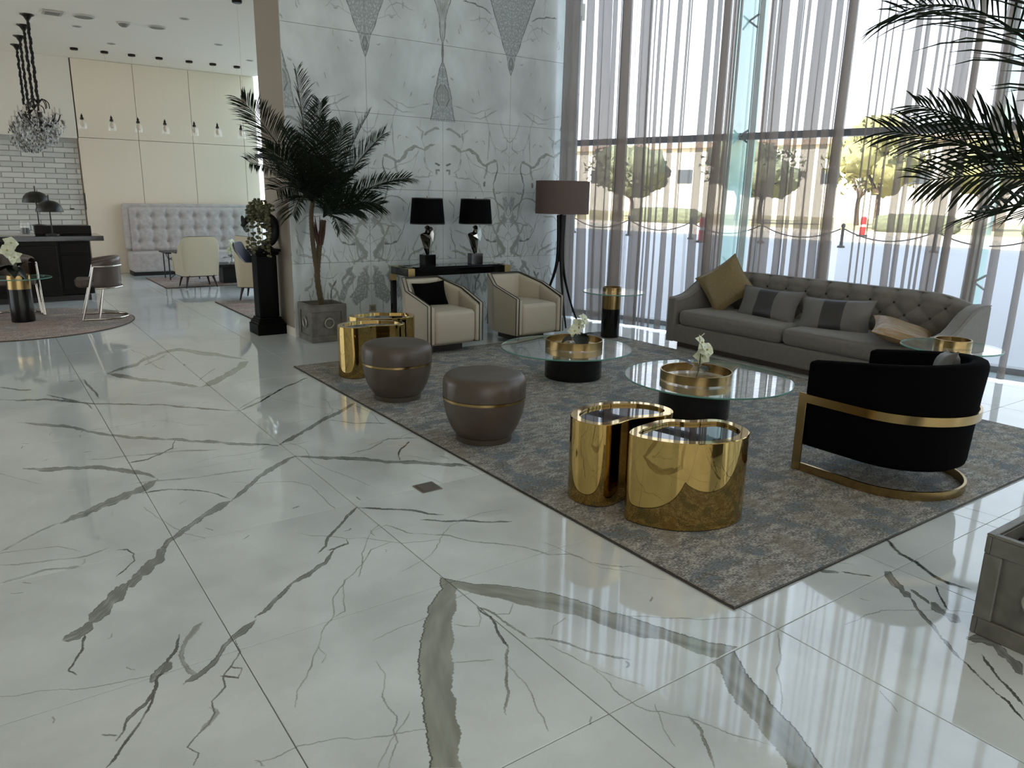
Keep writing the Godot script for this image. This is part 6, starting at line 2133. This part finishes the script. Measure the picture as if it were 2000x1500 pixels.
func base_materials() -> void:
	mat("frame grey", Color(0.45, 0.47, 0.5), 0.4, 0.3)
	var g := mat("window glass", Color(0.9, 0.96, 0.95, 0.03), 0.0)
	g.transparency = BaseMaterial3D.TRANSPARENCY_ALPHA
	g.metallic_specular = 0.35
	g = mat("fin glass", Color(0.6, 0.88, 0.84, 0.6), 0.03)
	g.backlight_enabled = true
	g.backlight = Color(0.8, 0.95, 0.93)
	g.transparency = BaseMaterial3D.TRANSPARENCY_ALPHA
	mat("fin edge", Color(0.45, 0.72, 0.68), 0.15)
	g = mat("table glass", Color(0.75, 0.88, 0.85, 0.05), 0.0)
	g.transparency = BaseMaterial3D.TRANSPARENCY_ALPHA
	mat("glass rim", Color(0.42, 0.62, 0.57), 0.08)
	g = mat("clear glass", Color(0.9, 0.93, 0.92, 0.08), 0.02)
	g.transparency = BaseMaterial3D.TRANSPARENCY_ALPHA
	# one sheer cloth; where it is gathered many threads lie behind each other and less light gets through
	for e in [["sheer", 0.3], ["gathered sheer", 0.84]]:
		g = mat(e[0], Color(0.56, 0.52, 0.5, e[1]), 0.9)
		g.transparency = BaseMaterial3D.TRANSPARENCY_ALPHA
		g.backlight_enabled = true
		g.backlight = Color(0.42, 0.4, 0.39)
	mottled(mat("sofa cloth", Color.WHITE, 0.85), Color(0.43, 0.415, 0.395), Color(0.465, 0.45, 0.425), 0.02, 3.0, 5)
	M["sofa cloth"].rim_enabled = true
	M["sofa cloth"].rim = 0.35
	mat("cushion grey", Color(0.42, 0.415, 0.41), 0.6)
	mat("cushion band", Color(0.2, 0.2, 0.205), 0.45)
	relief(mat("gold silk", Color(0.5, 0.44, 0.3), 0.42), noise_tex(0.03, FastNoiseLite.TYPE_SIMPLEX_SMOOTH, 3, 256, 6), 0.5, 3.0)
	relief(mat("gold silk shiny", Color(0.58, 0.48, 0.34), 0.3), noise_tex(0.025, FastNoiseLite.TYPE_SIMPLEX_SMOOTH, 3, 256, 7, Vector2i(1, 4)), 1.6, 3.0)
	mat("cream leather", Color(0.72, 0.69, 0.625), 0.5)
	mat("ivory leather", Color(0.83, 0.79, 0.69), 0.4)
	var bv := mat("black velvet", Color(0.05, 0.045, 0.052), 0.95)
	bv.metallic_specular = 0.1
	bv.rim_enabled = true
	bv.rim = 0.03
	mat("brushed brass", Color(0.64, 0.545, 0.37), 0.24, 1.0)
	mat("satin brass", Color(0.74, 0.64, 0.44), 0.32, 1.0)
	mat("polished gold", Color(0.76, 0.645, 0.4), 0.035, 1.0)
	mat("black mirror", Color(0.02, 0.02, 0.022), 0.01).metallic_specular = 1.0
	mat("chrome", Color(0.78, 0.76, 0.73), 0.08, 1.0)
	mottled(mat("bronze leather", Color.WHITE, 0.36), Color(0.285, 0.25, 0.215), Color(0.345, 0.305, 0.265), 0.012, 2.0, 9)
	mottled(mat("zinc", Color.WHITE, 0.5, 0.35), Color(0.4, 0.395, 0.37), Color(0.52, 0.51, 0.48), 0.012, 2.2, 12)
	mat("brown shade", Color(0.4, 0.345, 0.33), 0.8)
	M["brown shade"].backlight_enabled = true
	M["brown shade"].backlight = Color(0.25, 0.2, 0.18)
	mat("petal", Color(0.86, 0.88, 0.78), 0.5)
	mat("dark leaf", Color(0.07, 0.1, 0.06), 0.4)
	mat("palm leaf", Color(0.1, 0.135, 0.09), 0.5).metallic_specular = 0.25
	mottled(mat("palm bark", Color.WHITE, 0.85), Color(0.22, 0.19, 0.13), Color(0.4, 0.35, 0.25), 0.05, 6.0, 31)
	mottled(mat("sage leaf", Color.WHITE, 0.6), Color(0.33, 0.34, 0.24), Color(0.46, 0.46, 0.34), 0.05, 6.0, 33)
	mottled(mat("olive leaf", Color.WHITE, 0.6), Color(0.26, 0.27, 0.18), Color(0.38, 0.38, 0.26), 0.05, 6.0, 34)
	mottled(mat("grey velvet", Color.WHITE, 0.8), Color(0.67, 0.635, 0.62), Color(0.79, 0.76, 0.745), 0.03, 1.2, 41)
	g = mat("crystal", Color(0.85, 0.86, 0.86, 0.5), 0.02)
	g.transparency = BaseMaterial3D.TRANSPARENCY_ALPHA
	mat("smoky crystal", Color(0.6, 0.59, 0.57), 0.06, 0.9)
	mat("frosted bulb", Color(0.86, 0.78, 0.7), 0.35)
	mottled(mat("tree dark", Color.WHITE, 0.9), Color(0.3, 0.33, 0.26), Color(0.45, 0.47, 0.38), 0.05, 0.4, 51)
	mottled(mat("tree olive", Color.WHITE, 0.9), Color(0.45, 0.45, 0.3), Color(0.6, 0.6, 0.42), 0.05, 0.4, 52)
	mat("tree bark", Color(0.3, 0.25, 0.2), 0.9)
	var rug := mat("lobby rug", Color.WHITE, 0.95)
	rug.albedo_texture = rug_picture(61, [Color(0.38, 0.38, 0.375), Color(0.76, 0.75, 0.725), Color(0.38, 0.435, 0.48), Color(0.47, 0.44, 0.39)])
	rug.uv1_triplanar = true
	rug.uv1_scale = Vector3(1.0 / 1.9, 1.0, 1.0 / 2.55)
	var lr := mat("lounge rug", Color.WHITE, 0.95)
	lr.albedo_texture = rug_picture(71, [Color(0.5, 0.455, 0.43), Color(0.74, 0.69, 0.66), Color(0.5, 0.49, 0.5), Color(0.58, 0.47, 0.44)], 512, 512)
	lr.uv1_triplanar = true
	lr.uv1_scale = Vector3(0.4, 1.0, 0.4)
	mat("rug edge", Color(0.25, 0.23, 0.21), 0.95)


func drape_z(px: float, py: float) -> float:
	var d := ray(px, py)
	var c := 6.70 + 0.235 * 7.2
	return d.z * c / (d.x - 0.235 * d.z)


func _ready() -> void:
	# camera
	var yaw := deg_to_rad(35.5225)
	var pitch := deg_to_rad(14.0319)
	var roll := deg_to_rad(1.1335)
	cam_f = Vector3(sin(yaw) * cos(pitch), -sin(pitch), -cos(yaw) * cos(pitch))
	var r := Vector3(cos(yaw), 0, sin(yaw))
	var u := r.cross(cam_f)
	cam_r = r * cos(roll) + u * sin(roll)
	cam_u = u * cos(roll) - r * sin(roll)
	var cam := Camera3D.new()
	cam.name = "camera"
	cam.transform = Transform3D(Basis(cam_r, cam_u, -cam_f), Vector3(0, CAM_H, 0))
	cam.fov = 54.4953
	cam.near = 0.05
	cam.far = 500.0
	add_child(cam)
	# sky, sun, exposure
	var sky := ProceduralSkyMaterial.new()
	sky.sky_top_color = Color(0.79, 0.88, 0.97)
	sky.sky_horizon_color = Color(0.98, 0.985, 0.99)
	sky.sky_curve = 0.2
	sky.ground_bottom_color = Color(0.93, 0.925, 0.915)
	sky.ground_horizon_color = Color(0.95, 0.945, 0.935)
	sky.sun_angle_max = 12.0
	var env := Environment.new()
	env.background_mode = Environment.BG_SKY
	env.sky = Sky.new()
	env.sky.sky_material = sky
	env.background_energy_multiplier = 1.0
	env.tonemap_mode = Environment.TONE_MAPPER_LINEAR
	env.tonemap_exposure = 3.2
	env.sdfgi_enabled = true
	env.ssao_enabled = true
	env.ssil_enabled = true
	var we := WorldEnvironment.new()
	we.name = "world"
	we.environment = env
	add_child(we)
	var sun := DirectionalLight3D.new()
	sun.name = "sun"
	sun.light_color = Color(1.0, 0.96, 0.9)
	sun.light_energy = 2.2
	sun.light_angular_distance = 0.6
	sun.shadow_enabled = true
	add_child(sun)
	sun.look_at_from_position(Vector3(-0.72, 0.72, 0.05) * 50.0, Vector3.ZERO)
	vn.frequency = 0.02
	vn.fractal_octaves = 3
	base_materials()
	# structure
	build_floor()
	build_walls()
	build_front()
	var pl := [[1106, 12, 0], [1121, 14, 0], [1136, 14, 2], [1150, 14, 0], [1166, 9, 0], [1180, 16, 0], [1195, 8, 0], [1220, 17, 1], [1253, 17, 0], [1264, 4, 0], [1283, 6, 0], [1321, 9, 0], [1337, 4, 0], [1375, 12, 0], [1392, 8, 0], [1412, 14, 1], [1425, 10, 0], [1436, 5, 0], [1475, 10, 0], [1498, 10, 0], [1515, 20, 0], [1547, 10, 0], [1567, 6, 0], [1587, 14, 0], [1600, 12, 0], [1620, 13, 0], [1646, 18, 1], [1672, 24, 0], [1700, 3, 0], [1718, 3, 0], [1750, 4, 0], [1776, 12, 0], [1792, 8, 0], [1835, 4, 0], [1866, 12, 0], [1882, 12, 0], [1898, 13, 1], [1948, 18, 0], [1964, 8, 0], [1995, 14, 0]]
	var pleats := []
	for p in pl:
		var z := drape_z(p[0], 180)
		pleats.append([z, absf(drape_z(p[0] + p[1], 180) - z) * 1.3, p[2]])
	rng.seed = 8
	for i in 26:
		pleats.append([rng.randf_range(-7.5, -3.0), rng.randf_range(0.012, 0.03), 2 if rng.randf() < 0.4 else 0])
	var z := -2.9
	while z < 6.5:
		pleats.append([z, rng.randf_range(0.03, 0.09), 0])
		z += rng.randf_range(0.2, 0.45)
	var split := drape_z(1660, 180)
	build_curtain("sheer_curtain", "taupe sheer curtain with gathered pleats next to the marble wall", -8.08, split - 0.02, pleats)
	build_curtain("sheer_curtain", "taupe sheer curtain with gathered pleats behind the tufted sofa, away from the marble wall", split + 0.06, 6.6, pleats)
	# furniture
	build_rug("area_rug", "large distressed grey and blue rug under the seating group", 2.29, -6.73, 6.1, -1.65, M["lobby rug"], M["rug edge"])
	build_sofa()
	build_drums()
	build_barrel_chair()
	build_poufs()
	build_armchairs()
	build_tables()
	build_console()
	build_floor_lamp()
	build_palms()
	build_pedestal()
	build_counter()
	build_tub_stools()
	build_banquette()
	build_ceiling_lights()
	build_outside()
